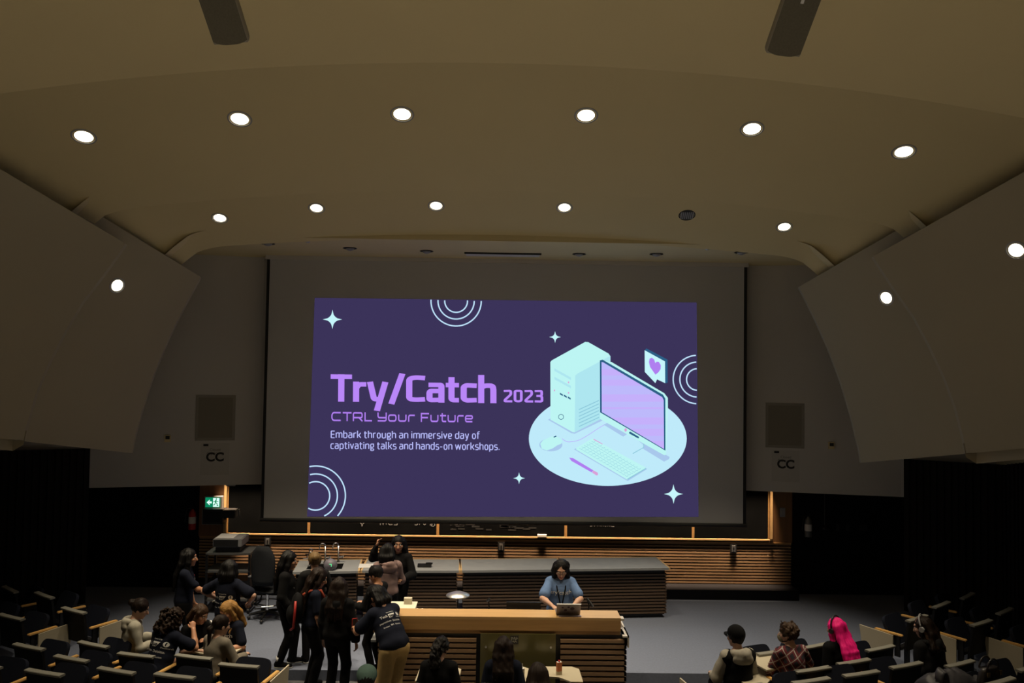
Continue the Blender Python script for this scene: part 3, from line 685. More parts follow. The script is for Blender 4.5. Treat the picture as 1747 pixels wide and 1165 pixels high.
for x, y, z0, lb, cl in ((-5.98, 15.80, 1.16, 'red and white fire extinguisher hanging in the dark recess at left', M_RED), (6.15, 15.80, 1.16, 'grey fire extinguisher with hose hanging in the dark recess at right', mat('dull_silver', (.16, .16, .16), .5, .5, var=.1))):
    o = empty('fire_extinguisher', (x, y, z0), 0, lb, 'fire extinguisher')
    MB().lathe([(.0, .0), (.068, .0), (.07, .02), (.07, .30), (.055, .35), (.025, .38), (.025, .40)], n=20).build('cylinder', cl, o, True)
    MB().box(-.02, .02, -.02, .02, .39, .43).box(-.02, .02, -.11, .0, .43, .445).box(-.02, .02, -.1, .0, .46, .472).build('valve', M_BLACKM, o)
    MB().tube([(-.02, 0, .42), (-.09, -.02, .40), (-.12, -.03, .28), (-.13, -.03, .14)], .012).build('hose', M_BLACK, o)
    MB().lathe([(.0705, .12), (.0712, .12), (.0712, .25), (.0705, .25)], n=20).build('label', M_PAPER, o)
    MB().box(-.03, .03, .06, .12, .1, .3).build('wall_hook', M_BLACKM, o)
o = empty('wall_phone', (6.50, 15.86, 1.30), 0, 'dark wall device on a vertical conduit in the right recess', 'wall device')
MB().cyl((0, 0, .06), (0, 0, .78), .012).build('conduit', mat('dull_conduit', (.03, .03, .03), .6, var=.1), o); MB().lathe([(.0, -.03), (.05, -.02), (.08, .03), (.03, .07)], n=16).build('bell', M_BLACKM, o, True)
tag(MB().box(-.05, .05, -.015, .015, -.09, .09).box(-.012, .012, -.03, -.015, -.03, .03).build('light_switch', M_GREYP, None), 'light switch plate on the oak panel right of the chalkboards', 'switch').location = (5.66, 15.87, 1.62)
o = empty('door_plate', (6.95, 15.90, 1.33), 0, 'row of faint grey plates on the dark right recess wall', 'plate')
for i, x in enumerate((-.2, .0, .26)): MB().box(x, x + .06 + .1 * (i == 2), -.01, .01, -.06, .06).build('plate', mat('dull_plate', (.02, .02, .022), .5, var=.1), o)

# ------------------------------------------------------------------ lab bench (far)
def bench(x0, y0, x1, y1, label, sink=False, endcap=False, depth=.80, edge_l=True, edge_r=True):
    a = math.atan2(y1 - y0, x1 - x0); L_ = math.hypot(x1 - x0, y1 - y0)
    o = empty('lab_bench', (x0, y0, 0), a, label, 'bench', 'slatted lab benches')
    mb = MB()
    if sink:
        mb.box(.0, L_, .0, .16, .865, .90).box(.0, L_, .56, depth, .865, .90).box(0, .2, .16, .56, .865, .90).box(L_ - .28, L_, .16, .56, .865, .90)
        mb.build('worktop', M_SLATE, o)
        MB().box(.2, L_ - .28, .16, .56, .62, .64).box(.2, .21, .16, .56, .62, .89).box(L_ - .29, L_ - .28, .16, .56, .62, .89).box(.2, L_ - .28, .16, .17, .62, .89).box(.2, L_ - .28, .55, .56, .62, .89).build('sink_basin', M_BLACK, o)
    else:
        mb.box(.0, L_, .0, depth, .865, .90).build('worktop', M_SLATE, o)
    MB().box(.0, L_, depth, depth + .025, .862, .904).build('back_edge', M_OAKL, o)
    MB().box(.0, L_, -.014, .0, .862, .902).build('front_edge', M_SLATE, o)
    if edge_l: MB().box(-.03, .0, -.014, depth + .025, .862, .904).build('side_edge', M_OAKL, o)
    if edge_r: MB().box(L_, L_ + .03, -.014, depth + .025, .862, .904).build('side_edge', M_OAKL, o)
    MB().box(.04, L_ - .04, .10, depth - .04, .06, .60).box(.04, .06, .10, depth - .04, .06, .865).box(L_ - .06, L_ - .04, .10, depth - .04, .06, .865).box(.04, L_ - .04, .10, .12, .06, .865).box(.04, L_ - .04, depth - .06, depth - .04, .06, .865).build('carcass', M_BLACK, o)
    s = MB(); z = .08
    while z < .80:
        s.box(.02, L_ - .02, .07, .10, z, z + .032)
        if endcap: s.box(L_ - .04, L_ - .01, .07, depth - .03, z, z + .032)
        z += .0555
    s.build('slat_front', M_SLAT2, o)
    MB().box(.06, L_ - .06, .14, depth - .06, .0, .06).build('plinth', M_BLACK, o)
    return o
M_SLAT2 = mat('shaded_oak_slat', (0.10, 0.062, 0.038), 0.55, kind='wood', var=0.25, scale=3)  # slat oak darkened to imitate the shade on the bench fronts
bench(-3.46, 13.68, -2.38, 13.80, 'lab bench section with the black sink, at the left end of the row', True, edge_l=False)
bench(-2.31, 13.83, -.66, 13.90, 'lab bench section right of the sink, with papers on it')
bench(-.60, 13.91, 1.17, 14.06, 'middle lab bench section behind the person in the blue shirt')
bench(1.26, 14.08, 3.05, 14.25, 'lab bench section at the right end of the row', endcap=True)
for i, (x, y) in enumerate(((-2.83, 14.36), (-3.05, 14.30))):
    o = empty('gooseneck_faucet', (x, y, .90), .3, 'tall chrome gooseneck faucet %s the sink' % ('at the near right of' if i == 0 else 'behind'), 'faucet', 'sink faucets')
    MB().lathe([(.03, 0), (.03, .02), (.016, .04), (.014, .3)], n=12).tube([(0, 0, .28)] + [(-.05 + .05 * math.cos(t), 0, .30 + .05 * math.sin(t)) for t in [math.pi * k / 6 for k in range(7)]] + [(-.1, 0, .24)], .009).build('spout', M_CHROME, o, True)
    MB().cyl((.0, 0, .09), (.08, 0, .10), .01).cyl((.08, 0, .08), (.08, 0, .12), .018).build('handle', M_CHROME, o)
o = empty('gas_tap', (-3.26, 14.10, .90), 0, 'cluster of chrome gas taps at the left end of the sink', 'gas tap')
MB().cyl((0, 0, 0), (0, 0, .24), .014).lathe([(.04, 0), (.04, .015), (.015, .03)], n=14).build('column', M_CHROME, o)
for k in range(4):
    a = k * math.pi / 2 + .4
    MB().cyl((0, 0, .13 + .03 * (k % 2)), (.13 * math.cos(a), .13 * math.sin(a), .13 + .03 * (k % 2)), .011, .007).cyl((.06 * math.cos(a), .06 * math.sin(a), .13), (.06 * math.cos(a), .06 * math.sin(a), .2), .01).box(.06 * math.cos(a) - .03, .06 * math.cos(a) + .03, .06 * math.sin(a) - .008, .06 * math.sin(a) + .008, .2, .215).build('nozzle', M_CHROME, o)
MB().tube([(.03 * math.cos(t), 0, .27 + .03 * math.sin(t)) for t in [2 * math.pi * k / 10 for k in range(11)]], .008).build('top_ring', M_CHROME, o)
for x, y, a, lb in ((-2.16, 14.15, .1, 'white sheet of paper lying on the bench right of the sink'),):
    o = tag(MB().box(-.26, .22, -.14, .14, .0, .006).build('paper_sheet', M_PAPER, None), lb, 'paper'); o.location = (x, y, .901); o.rotation_euler = (0, 0, a)
o = tag(MB().box(-.18, .18, -.12, .12, 0, .025).bevel(.006).build('laptop_closed', M_BLACK, None), 'closed black laptop at the front of the bench beside the paper', 'laptop'); o.location = (-2.02, 13.96, .901)
o = tag(MB().box(-.12, .12, -.05, .05, 0, .05).box(.02, .14, -.02, .02, .05, .075).bevel(.004).build('black_stapler', M_BLACK, None), 'small black device on the bench beside the pink hoodie', 'device'); o.location = (-1.27, 14.12, .901)
o = empty('dome_device', (-2.86, 13.85, .90), 0, 'grey dome-shaped device with a green lit mark in front of the sink', 'device')
MB().ball((0, 0, .085), (.115, .10, .105), 3).build('dome', mat('lavender_grey_plastic', (.16, .15, .19), .5, var=.05), o, True)
gm = MB()
for f4 in stroke([(.0, .13), (.035, .13), (.035, .09)], .010, 0): gm.poly([Vector((x, -.104, z - .01)) for x, z in f4])
gm.build('status_light', mat('green_led', '000000', emit=(.15, .9, .35), estr=1.0), o)

# ------------------------------------------------------------------ front desk
o = empty('front_desk', (.03, 10.70, -.15), 0, 'long oak front desk with slatted face and olive glass panel', 'desk')
Z = .15
MB().box(-1.66, 1.63, .0, .34, 1.215, 1.25).build('counter_top', mat('oak_counter', (.50, .31, .125), .35, kind='wood', var=.18, scale=3), o)
MB().box(-1.66, 1.63, .0, .03, 1.075, 1.215).build('front_band', M_OAK, o)
MB().box(-1.66, 1.63, .03, .06, 1.02, 1.215).box(-1.60, 1.60, .3, .34, .85, 1.215).build('shelf_back', M_OAK, o)
MB().box(-1.70, 1.72, .10, .92, .87, .90).build('worktop', M_SLATE, o)
MB().box(1.655, 1.74, -.02, .36, 1.0, 1.02).box(1.60, 1.72, .30, .42, 1.12, 1.15).box(1.72, 1.74, -.02, .92, .87, 1.02).build('side_cap', mat('pale_laminate', (.5, .47, .43), .5, var=.05), o)
MB().box(-1.62, 1.69, .05, .28, .05, 1.02).box(-1.62, 1.69, .28, .88, .05, .865).build('carcass', M_BLACK, o)
for x0, x1, nm in ((-1.62, -.29, 0), (.83, 1.71, 1)):
    s = MB(); z = .06
    while z < .96:
        s.box(x0, x1, .0, .05, z, z + .046)
        if nm: s.box(x1 - .03, x1, .0, .86, z, z + .046)
        else: s.box(x0 - .0, x0 + .03, .0, .86, z, z + .046)
        z += .0715
    s.build('slat_front', M_SLAT, o)
MB().box(-.235, .765, -.012, .0, .08, 1.035).build('glass_panel', mat('olive_glass', (.12, .105, .038), .18, var=.1, scale=2), o)
for x in (-.16, .70):
    MB().cyl((x, -.022, .86), (x, -.012, .86), .014).build('standoff', M_STEEL, o)
MB().box(.16, .27, -.016, -.012, .90, 1.01).build('plaque', M_BLACK, o)
pm = MB()
for pts in ([(.175, .92), (.175, .99), (.195, .985), (.18, .96)], [(.2, .96), (.215, .99), (.225, .955)], [(.225, .99), (.225, .95), (.24, .98)], [(.245, .955), (.245, .99), (.262, .97)], [(.19, .93), (.2, .945), (.215, .925), (.23, .94), (.25, .925)]):
    for f4 in stroke(pts, .008, 0): pm.poly([Vector((x, -.0165, z)) for x, z in f4])
pm.build('logo_lettering', mat('logo_grey', (.3, .29, .25), .7, var=0), o)
MB().box(-1.55, 1.62, .08, .84, .0, .05).build('plinth', M_BLACK, o)
DT = 1.10
o = empty('open_laptop', (.965, 10.93, DT + .001), math.pi, 'open silver laptop on the desk in front of the person in blue', 'laptop')
MB().box(-.16, .16, -.11, .11, 0, .015).bevel(.004).build('keyboard_base', M_STEEL, o)
LH = Matrix.Translation((0, .11, .012)) @ Matrix.Rotation(-.62, 4, 'X')
MB().box(-.16, .16, .0, .008, .0, .205, LH).build('lid', mat('laptop_lid', (.30, .28, .29), .4, .5, var=.03), o)
MB().box(-.163, .163, -.002, .01, .203, .209, LH).build('lid_edge', M_PAPER, o)
for x, z, r in ((-.05, .12, .03), (.04, .09, .022), (.0, .15, .018), (.08, .14, .015)):
    MB().poly([LH @ Vector((x + r * math.cos(t * .5236), .0092, z + r * math.sin(t * .5236))) for t in range(12)]).build('sticker', mat('dark_sticker', (.06, .03, .05), .5, var=.3, scale=60), o)
o = tag(MB().box(-.15, .15, -.02, .02, 0, .012).build('phone', mat('purple_grey_plastic', (.32, .28, .36), .4, var=.1), None), 'slim purple grey strip lying before the silver laptop', 'phone'); o.location = (.985, 10.745, DT + .001)
for x, y, lb, hh in ((-.10, 11.25, 'thin gooseneck microphone standing left of the dark monitor', .30), (1.30, 11.30, 'gooseneck microphone right of the silver laptop', .34)):
    o = empty('gooseneck_microphone', (x, y, .75), 0, lb, 'microphone')
    MB().lathe([(.06, 0), (.06, .02), (.02, .03)], n=16).build('base', M_BLACKM, o); MB().tube([(0, 0, .02), (0, 0, hh), (-.01 if x < 0 else -.03, 0, hh + .1)], .009).build('stem', M_BLACKM, o)
    MB().cyl((-.03, 0, hh + .1), (.05 if x > 0 else .0, -.06, hh + .0 if x > 0 else hh + .14), .016, .02).build('microphone_head', M_BLACKM, o)
o = empty('desk_monitor', (.38, 11.22, .75), 0, 'dark low monitor seen from behind on the desk', 'monitor')
MB().box(-.24, .24, -.02, .02, .13, .40).bevel(.006).build('screen_back', M_BLACK, o); MB().cyl((0, .02, 0), (0, .02, .2), .02).box(-.1, .1, -.07, .1, 0, .012).build('stand', M_BLACK, o)
o = tag(MB().box(-.2, .2, -.13, .13, 0, .13).bevel(.01).build('black_case', M_BLACK, None), 'low black case on the desk beside the silver laptop', 'case'); o.location = (.62, 11.28, .752)
o = empty('desk_lamp', (-.55, 11.45, .75), 0, 'small desk lamp with a shiny flat round shade', 'lamp')
MB().lathe([(.08, 0), (.08, .02), (.012, .03), (.010, .42)], n=16).build('stem', M_BLACKM, o); MB().lathe([(.0, .47), (.08, .46), (.165, .425), (.17, .415), (.165, .41), (.0, .42)], n=28).build('shade', M_STEEL, o, True)
o = empty('water_bottle', (-.80, 11.35, .75), 0, 'clear dark bottle standing left of the desk lamp', 'bottle')
MB().lathe([(0, 0), (.035, 0), (.037, .15), (.015, .2), (.015, .22)], n=16).build('body', mat('smoky_glass', (.03, .03, .03), .1, var=.1), o, True); MB().lathe([(.017, .22), (.017, .25), (0, .25)], n=14).build('cap', M_STEEL, o)
o = empty('document_camera', (-1.30, 11.30, .752), 0, 'beige document camera with folded arms at the left of the desk', 'document camera')
MB().box(-.24, .17, -.15, .15, .22, .30).bevel(.01).build('body', M_BEIGE, o); MB().box(-.25, .18, -.16, .16, .30, .318).build('lid', mat('cream_plastic', (.66, .62, .5), .45, var=.04), o)
MB().box(-.22, -.2, -.13, .13, 0, .22).box(.14, .16, -.13, .13, 0, .22).build('foot', M_BEIGE, o); MB().box(-.0, .11, .02, .1, .318, .40).build('camera_head', M_BEIGE, o)
for x in (.20, .27): MB().tube([(x, -.1, .30), (x + .01, -.1, .16), (x - .01, -.1, .0)], .016).build('arm', M_PAPER, o)

# ------------------------------------------------------------------ projector cart, office chair, cable
o = empty('media_cart', (-4.78, 14.55, 0), .05, 'black two-shelf media cart left of the stage carrying a projector', 'cart')
for z in (1.03, .72, .22): MB().box(-.38, .40, -.27, .27, z, z + .035).build('shelf', mat('cart_grey', (.10, .10, .10), .5, var=.08), o)
for x in (-.36, .38):
    for y in (-.25, .25): MB().box(x - .02, x + .02, y - .02, y + .02, .08, 1.04).build('post', M_BLACKM, o); 
for x in (-.36, .38):
    for y in (-.25, .25): MB().cyl((x - .02, y, .045), (x + .02, y, .045), .045).build('caster', M_BLACK, o)
MB().box(-.36, .36, -.2, .2, .4, .56).build('video_recorder', M_BLACK, o)
o = empty('projector', (-4.80, 14.52, 1.068), .05, 'grey projector with paper on top, standing on the media cart', 'projector')
MB().box(-.24, .26, -.25, .25, .10, .245).bevel(.012).build('body', mat('projector_grey', (.26, .26, .27), .5, var=.05), o); MB().box(-.23, .2, -.255, -.25, .11, .23).build('front_panel', M_BLACK, o)
MB().box(-.2, .22, -.2, .2, .0, .10).build('stand', M_BLACK, o); MB().box(-.21, .10, -.2, .17, .247, .252).build('paper', M_PAPER, o)
o = empty('office_chair', (-3.98, 14.05, 0), -.35, 'black office chair with tall back standing behind the dark figure', 'office chair')
bk_ = MB(); rows = []
for i in range(9):
    z = .62 + .66 * i / 8; hwid = .25 * (1 - .55 * max(0, (i - 5) / 3) ** 2) * (1 - .15 * max(0, (3 - i) / 3))
    rows.append([Vector((hwid * math.cos(a), .045 * math.sin(a) + .03 * math.cos(2 * a) - .18, z)) for a in [2 * math.pi * k / 18 for k in range(18)]])
bk_.loft([[bk_.bm.verts.new(p) for p in r] for r in rows]).build('backrest', mat('dark_grey_fabric', (.022, .024, .028), .9, var=.2, scale=40, bump=.3), o, True)
MB().box(-.25, .25, -.2, .28, .46, .55).bevel(.04, 3).build('seat', MATS['dark_grey_fabric'], o, True)
for x in (-.30, .30): MB().box(x - .035, x + .035, -.12, .14, .70, .725).bevel(.01).build('armrest', M_GREYP, o); MB().tube([(x, 0, .70), (x, 0, .50), (x * .7, 0, .46)], .016).build('arm_post', M_BLACKM, o)
MB().cyl((0, 0, .12), (0, 0, .46), .03).build('column', M_CHROME, o)
for k in range(5):
    a = 2 * math.pi * k / 5; x, y = .30 * math.cos(a), .30 * math.sin(a)
    MB().tube([(0, 0, .13), (x * .6, y * .6, .11), (x, y, .085)], [.03, .025, .02]).build('base_spoke', M_BLACKM, o); MB().ball((x, y, .035), (.03, .03, .035)).build('caster', M_BLACK, o)
MB().tube([(.24 * math.cos(t), .24 * math.sin(t), .27) for t in [2 * math.pi * k / 24 for k in range(25)]], .011).build('foot_ring', M_CHROME, o)
cb_ = [(-4.15, 14.45, .5), (-4.2, 14.38, .2), (-4.38, 14.35, .012), (-4.62, 14.75, .012), (-4.5, 14.9, .012), (-4.2, 14.75, .012), (-4.12, 14.6, .012), (-4.35, 14.55, .012)]
tag(MB().tube(cb_, .012).build('floor_cable', M_BLACK, None), 'black cable looping on the carpet beside the office chair', 'cable')
# ------------------------------------------------------------------ lecture seats
M_SHELL = mat('dark_seat_shell', (0.010, 0.0105, 0.012), 0.5, var=0.1)
M_CAP = mat('grey_seat_rail', (0.20, 0.195, 0.165), 0.55, var=0.08)
M_SEAT = mat('blue_black_seat_fabric', (0.009, 0.011, 0.019), 0.6, var=0.2, scale=50, bump=.2)
M_TAB = mat('beige_laminate', (0.47, 0.42, 0.31), 0.5, var=0.05, scale=5)
M_ARM = mat('oak_armrest', (0.62, 0.37, 0.12), 0.4, kind='wood', var=0.15, scale=5)
def m_(name, fn):
    mb = MB(); fn(mb); o = mb.build(name, None); me = o.data; bpy.data.objects.remove(o); return me
def f_back(b):
    rows = []
    for i in range(9):
        t = i / 8; z = .40 + .44 * t; y0 = -.02 - .05 * t ** 1.5
        rows.append([Vector((x, y0 - .01 * (1 - (x / .25) ** 2), z)) for x in [-.25 + .5 * k / 8 for k in range(9)]])
    b.grid(rows); b.grid([[p + Vector((0, -.035, 0)) for p in r] for r in rows])
    f_ = rows; k = [[p + Vector((0, -.035, 0)) for p in r] for r in rows]
    b.grid([f_[-1], k[-1]]); b.grid([f_[0], k[0]]); b.grid([[r[0] for r in f_], [r[0] for r in k]]); b.grid([[r[-1] for r in f_], [r[-1] for r in k]])
    bmesh.ops.remove_doubles(b.bm, verts=b.bm.verts, dist=.0005)
def f_cap(b):
    q = []
    for k in range(9):
        x = -.26 + .52 * k / 8; yo = -.07 - .008 * (1 - (x / .25) ** 2)
        q.append([b.bm.verts.new((x, yo + dy, dz)) for dy, dz in ((.026, .826), (.026, .846), (.02, .851), (-.046, .849), (-.052, .842), (-.05, .822))])
    b.loft(q)
def f_pad(b, down):
    # rounded seat pan, tipped up in front of the back (or lowered when someone sits)
    n = 30; A = []
    for sgn, th in ((0, 0.0), (1, .05)):
        pts = []
        for i in range(n):
            a = 2 * math.pi * i / n
            x = .24 * math.copysign(abs(math.cos(a)) ** .36, math.cos(a)); v = .21 + .21 * math.copysign(abs(math.sin(a)) ** .36, math.sin(a)) - .02 * (abs(math.cos(a)) ** 3 if math.sin(a) > 0 else 0)
            if down: p = (x, .08 + v, .44 - th)
            else: p = (x, .13 + v * .42 + th * .9, .42 + v * .92 - th * .4)
            pts.append(b.bm.verts.new(p))
        A.append(pts)
    b.loft(A)
def f_leg(b): b.box(-.03, .03, .04, .10, .02, .42).box(-.14, .14, .0, .14, .0, .02).box(-.22, .22, .04, .12, .38, .42)
def f_arm(b, s): b.box(s * .285 - .012, s * .285 + .012, .02, .10, .30, .60).box(s * .285 - .014, s * .285 + .014, .02, .30, .54, .60).box(min(s * .2, s * .285), max(s * .2, s * .285), .05, .09, .38, .42)
def f_armtop(b, s):
    b.box(s * .285 - .028, s * .285 + .028, -.02, .40, .60, .628); bmesh.ops.bevel(b.bm, geom=b.bm.edges[:], offset=.008, segments=2, affect='EDGES')
def f_tabup(b, s):
    x = s * .285 + s * .035; pts = [(x, .10, .60), (x, .62, .622), (x, .58, .34), (x, .46, .18), (x, .10, .20)]
    b.prism([Vector(p) for p in pts], (s * .018, 0, 0))
def f_tabdown(b, s):
    pts = [(s * .33, .20), (s * .33, .62), (s * .24, .70), (-s * .10, .70), (-s * .20, .62), (-s * .20, .38), (s * .05, .34), (s * .18, .20)]
    b.prism([Vector((x, y + .16, .695)) for x, y in pts], (0, 0, .02))
def f_tabside(b, s):
    pts = [(s * .24, -.02), (s * .24, .44), (s * .30, .52), (s * .66, .52), (s * .74, .42), (s * .74, .16), (s * .52, -.02)]
    b.prism([Vector((x, y, .690)) for x, y in pts], (0, 0, .02))
ME = {'back': m_('backrest', f_back), 'cap': m_('top_rail', f_cap), 'pad0': m_('seat', lambda b: f_pad(b, False)), 'pad1': m_('seat', lambda b: f_pad(b, True)), 'leg': m_('pedestal', f_leg)}
for s_ in (-1, 1):
    ME['arm%d' % s_] = m_('arm_bracket', lambda b: f_arm(b, s_)); ME['top%d' % s_] = m_('armrest', lambda b: f_armtop(b, s_))
    ME['up%d' % s_] = m_('writing_tablet', lambda b: f_tabup(b, s_)); ME['dn%d' % s_] = m_('writing_tablet', lambda b: f_tabdown(b, s_)); ME['sd%d' % s_] = m_('writing_tablet', lambda b: f_tabside(b, s_))
for k, mm in (('back', M_SHELL), ('cap', M_CAP), ('pad0', M_SEAT), ('pad1', M_SEAT), ('leg', M_BLACKM), ('arm', M_BLACKM), ('top', M_ARM), ('up', M_TAB), ('dn', M_TAB), ('sd', M_TAB)):
    for q in ME:
        if q == k or (q.startswith(k) and q[len(k):] in ('1', '-1')): ME[q].materials.append(mm)
for p in ME['pad0'].polygons: p.use_smooth = False
CHAIRS = {}
def chair(key, x, y, z, yaw, label, arm=1, tab=None, occ=False, group='lecture seats', extra=(), dy=0.0):
    o = empty('lecture_seat', (x, y, z), math.radians(yaw), label, 'lecture seat', group)
    use = [('backrest', 'back'), ('top_rail', 'cap'), ('seat', 'pad1' if occ else 'pad0'), ('pedestal', 'leg'), ('arm_bracket', 'arm%d' % arm), ('armrest', 'top%d' % arm)]
    if tab: use.append(('writing_tablet', ('up%d' if tab == 'up' else 'dn%d') % arm))
    for kd, sd in extra:
        if kd != 'dn': use += [('arm_bracket', 'arm%d' % sd), ('armrest', 'top%d' % sd)]
        use.append(('writing_tablet', '%s%d' % (kd, sd)))
    for n, k in use:
        c = bpy.data.objects.new(n, ME[k]); COL.objects.link(c); c.parent = o
        if n in ('arm_bracket', 'armrest', 'writing_tablet'): c.location.y = dy
    CHAIRS[key] = o; return o
# left block
chair('a1', -5.26, 10.77, -.15, -23.5, 'dark lecture seat directly behind the cream hoodie', 1, None)
chair('a2', -4.55, 10.41, -.15, -14.6, 'dark lecture seat holding the curly-haired person in the navy printed shirt', 1, None, True)
chair('a3', -3.80, 10.36, -.15, -15.0, 'dark lecture seat holding the person with the long ponytail', 1, 'up', True, extra=[('dn', -1)])
chair('a4', -3.15, 10.09, -.15, -10.4, 'dark lecture seat at the aisle end beside the ponytail person', 1, 'up')
chair('b1', -5.88, 10.38, -.05, -22.5, 'empty dark lecture seat in the second row, left of two below the wooden arm', 1, None)
chair('b2', -5.14, 9.99, -.05, -20.7, 'empty dark lecture seat in the second row behind the cream hoodie', 1, None)
chair('b3', -4.42, 9.62, -.05, -18.9, 'empty dark lecture seat behind the navy printed shirt', 1, None)
chair('b4', -3.69, 9.48, -.05, -14.6, 'empty dark lecture seat in the second row behind the ponytail person', 1, None)
chair('c1', -5.07, 9.28, .05, -18.2, 'empty dark lecture seat with a raised tablet at the bottom left corner', -1, 'up')
chair('c2', -5.88, 9.47, .05, -18.0, 'empty dark lecture seat cut by the left picture edge at bottom', 1, None)
chair('d1', -6.72, 11.40, .0, -27, 'empty dark lecture seat with long wooden arm and beige tablet by the left wall', 1, 'up')
chair('d2', -6.02, 11.72, .0, -30, 'empty dark lecture seat with beige tablet left of the cream hoodie', 1, 'up')
chair('d3', -7.40, 11.85, .0, -33, 'shadowed lecture seat at the far left edge against the ribbed wall', 1, None)
chair('d4', -6.85, 12.45, .0, -36, 'shadowed lecture seat second from the stage in the left wall group', 1, None)
chair('d5', -7.55, 12.75, .0, -40, 'shadowed lecture seat nearest the dark recess in the left wall group', 1, None)
chair('d6', -8.05, 12.20, .0, -40, 'shadowed lecture seat pressed to the left ribbed wall', 1, None)
# middle block
chair('m1', -.67, 9.52, -.15, -2.6, 'dark lecture seat holding the person with curly hair in a black top', -1, 'dn', True)
chair('m2', .10, 9.55, -.15, 0, 'dark lecture seat holding the long straight-haired person before the glass panel', 1, 'dn', True)
chair('m3', .76, 9.55, -.15, 1.4, 'empty dark lecture seat under the tablet carrying the juice box', 1, 'dn', True)
# right block
chair('r01', 3.66, 10.74, -.15, 21, 'dark lecture seat beyond the person in the plaid shirt', -1, None)
chair('r02', 4.31, 10.99, -.15, 25.6, 'dark lecture seat beyond the pink-haired person', -1, None)
chair('r03', 5.17, 10.92, -.15, 25.7, 'dark lecture seat right of the pink hair, beyond the front row', -1, None)
chair('r10', 2.92, 9.58, -.15, 16, 'dark lecture seat holding the person in the black cap', -1, 'up', True, extra=[('sd', 1)], dy=.24)
chair('r11', 3.84, 9.86, -.05, 20.1, 'dark lecture seat holding the person in the plaid shirt', -1, 'dn', True)
chair('r12', 4.46, 10.13, -.05, 21.8, 'dark lecture seat holding the pink-haired person', -1, None, True)
chair('r13', 5.07, 10.03, -.05, 22.6, 'empty dark lecture seat left of the dark jacket', -1, None)
chair('r14', 5.78, 10.10, -.05, 26.2, 'dark lecture seat holding the brown-haired person with headphones', 1, None, True)
chair('r21', 3.63, 9.38, .0, 19.5, 'empty dark lecture seat behind the plaid shirt in the bottom row', -1, None)
chair('r22', 4.32, 9.61, .0, 19.1, 'empty dark lecture seat behind the pink-haired person in the bottom row', -1, None)
chair('r23', 5.76, 9.27, .05, 26.7, 'empty dark lecture seat with a handbag on it at the bottom right', -1, None)
chair('r24', 6.42, 9.72, .05, 28, 'dark lecture seat cut by the right picture edge at bottom', -1, None)
chair('e1', 6.11, 11.76, .0, 34.9, 'shadowed lecture seat with beige tablet beyond the headphones wearer', -1, 'up')
chair('e2', 6.95, 11.58, .0, 32, 'shadowed lecture seat with beige tablet beside the headphones wearer', -1, 'up')
chair('e3', 7.70, 11.25, .0, 32, 'lecture seat with large beige tablet by the right picture edge', -1, 'up')
chair('e4', 6.85, 12.45, .0, 38, 'shadowed lecture seat second from the stage in the right wall group', -1, None)
chair('e5', 7.65, 12.15, .0, 38, 'shadowed lecture seat against the right ribbed wall', -1, None)
chair('e6', 7.55, 12.95, .0, 42, 'shadowed lecture seat nearest the dark recess in the right wall group', -1, None)
# juice boxes on the middle tablets
def juice(x, y, z, label, h, straw, col):
    o = empty('juice_box', (x, y, z), .3, label, 'juice box', 'juice boxes on the tablets')
    MB().box(-.032, .032, -.022, .022, 0, h).prism([Vector((-.032, -.022, h)), Vector((.032, -.022, h)), Vector((.032, .022, h)), Vector((-.032, .022, h))], (0, 0, .004)).build('carton', col, o)
    MB().box(-.033, .033, -.023, .023, h * .0, h * .28).build('lower_label', mat('cream_label', (.5, .42, .28), .6, var=.3, scale=60), o)
    MB().box(-.030, .030, -.020, .020, h + .002, h + .006).build('top', M_PAPER, o)
    if straw: MB().tube([(.012, 0, h), (.01, 0, h + .06)], .004).build('straw', M_PAPER, o)
    else: MB().cyl((0, .0, h), (0, 0, h + .025), .012).build('cap', M_RED, o)
juice(.80, 10.14, .567, 'orange and white juice box standing on the middle tablet', .15, False, mat('orange_carton', (.55, .16, .045), .5, var=.6, scale=45))
juice(.325, 10.02, .567, 'small white drink box with a straw beside the long straight hair', .11, True, mat('white_carton', (.55, .50, .45), .5, var=.1, scale=40))
# handbag and dark jacket on seats at the right
o = empty('handbag', (5.86, 9.50, .74), .4, 'dark handbag with gleaming buckles on a seat at the bottom right', 'handbag')
b = MB(); rows = []
for i in range(7):
    z = .0 + .20 * i / 6; k = 1 - .25 * (i / 6) ** 2
    rows.append([b.bm.verts.new((.17 * k * math.copysign(abs(math.cos(a)) ** .6, math.cos(a)), .07 * k * math.copysign(abs(math.sin(a)) ** .6, math.sin(a)), z)) for a in [2 * math.pi * j / 22 for j in range(22)]])
b.loft(rows).build('body', mat('black_leather', (.018, .015, .014), .35, var=.3, bump=.2), o, True)
for yy in (-.05, .05): MB().tube([(.10 * math.cos(t), yy, .19 + .12 * math.sin(t)) for t in [math.pi * k / 12 for k in range(13)]], .012).build('handle', MATS['black_leather'], o, True)
for x in (-.10, .11): MB().box(x - .02, x + .02, -.075, -.06, .12, .17).build('buckle', mat('brass', (.8, .55, .25), .25, 1.0, var=.05), o)
o = empty('draped_jacket', (5.40, 9.52, .74), .45, 'crumpled dark grey jacket draped over a seat in front of the headphones wearer', 'jacket')
b = MB(); rows = []
random.seed(3)
for i in range(26):
    u = i / 25; rows.append([])
    for j in range(18):
        v = j / 17; x = -.40 + .80 * u; y = -.18 + .36 * v
        dome = .17 * (1 - ((u - .45) / .62) ** 2) * (1 - abs(v - .5) ** 2 * 3.2)
        fold = .045 * noise.noise(Vector((x * 7, y * 9, 1.3))) + .02 * noise.noise(Vector((x * 17, y * 19, 4)))
        rows[-1].append(Vector((x + .03 * noise.noise(Vector((y * 9, x * 5, 2))), y, dome + fold)))
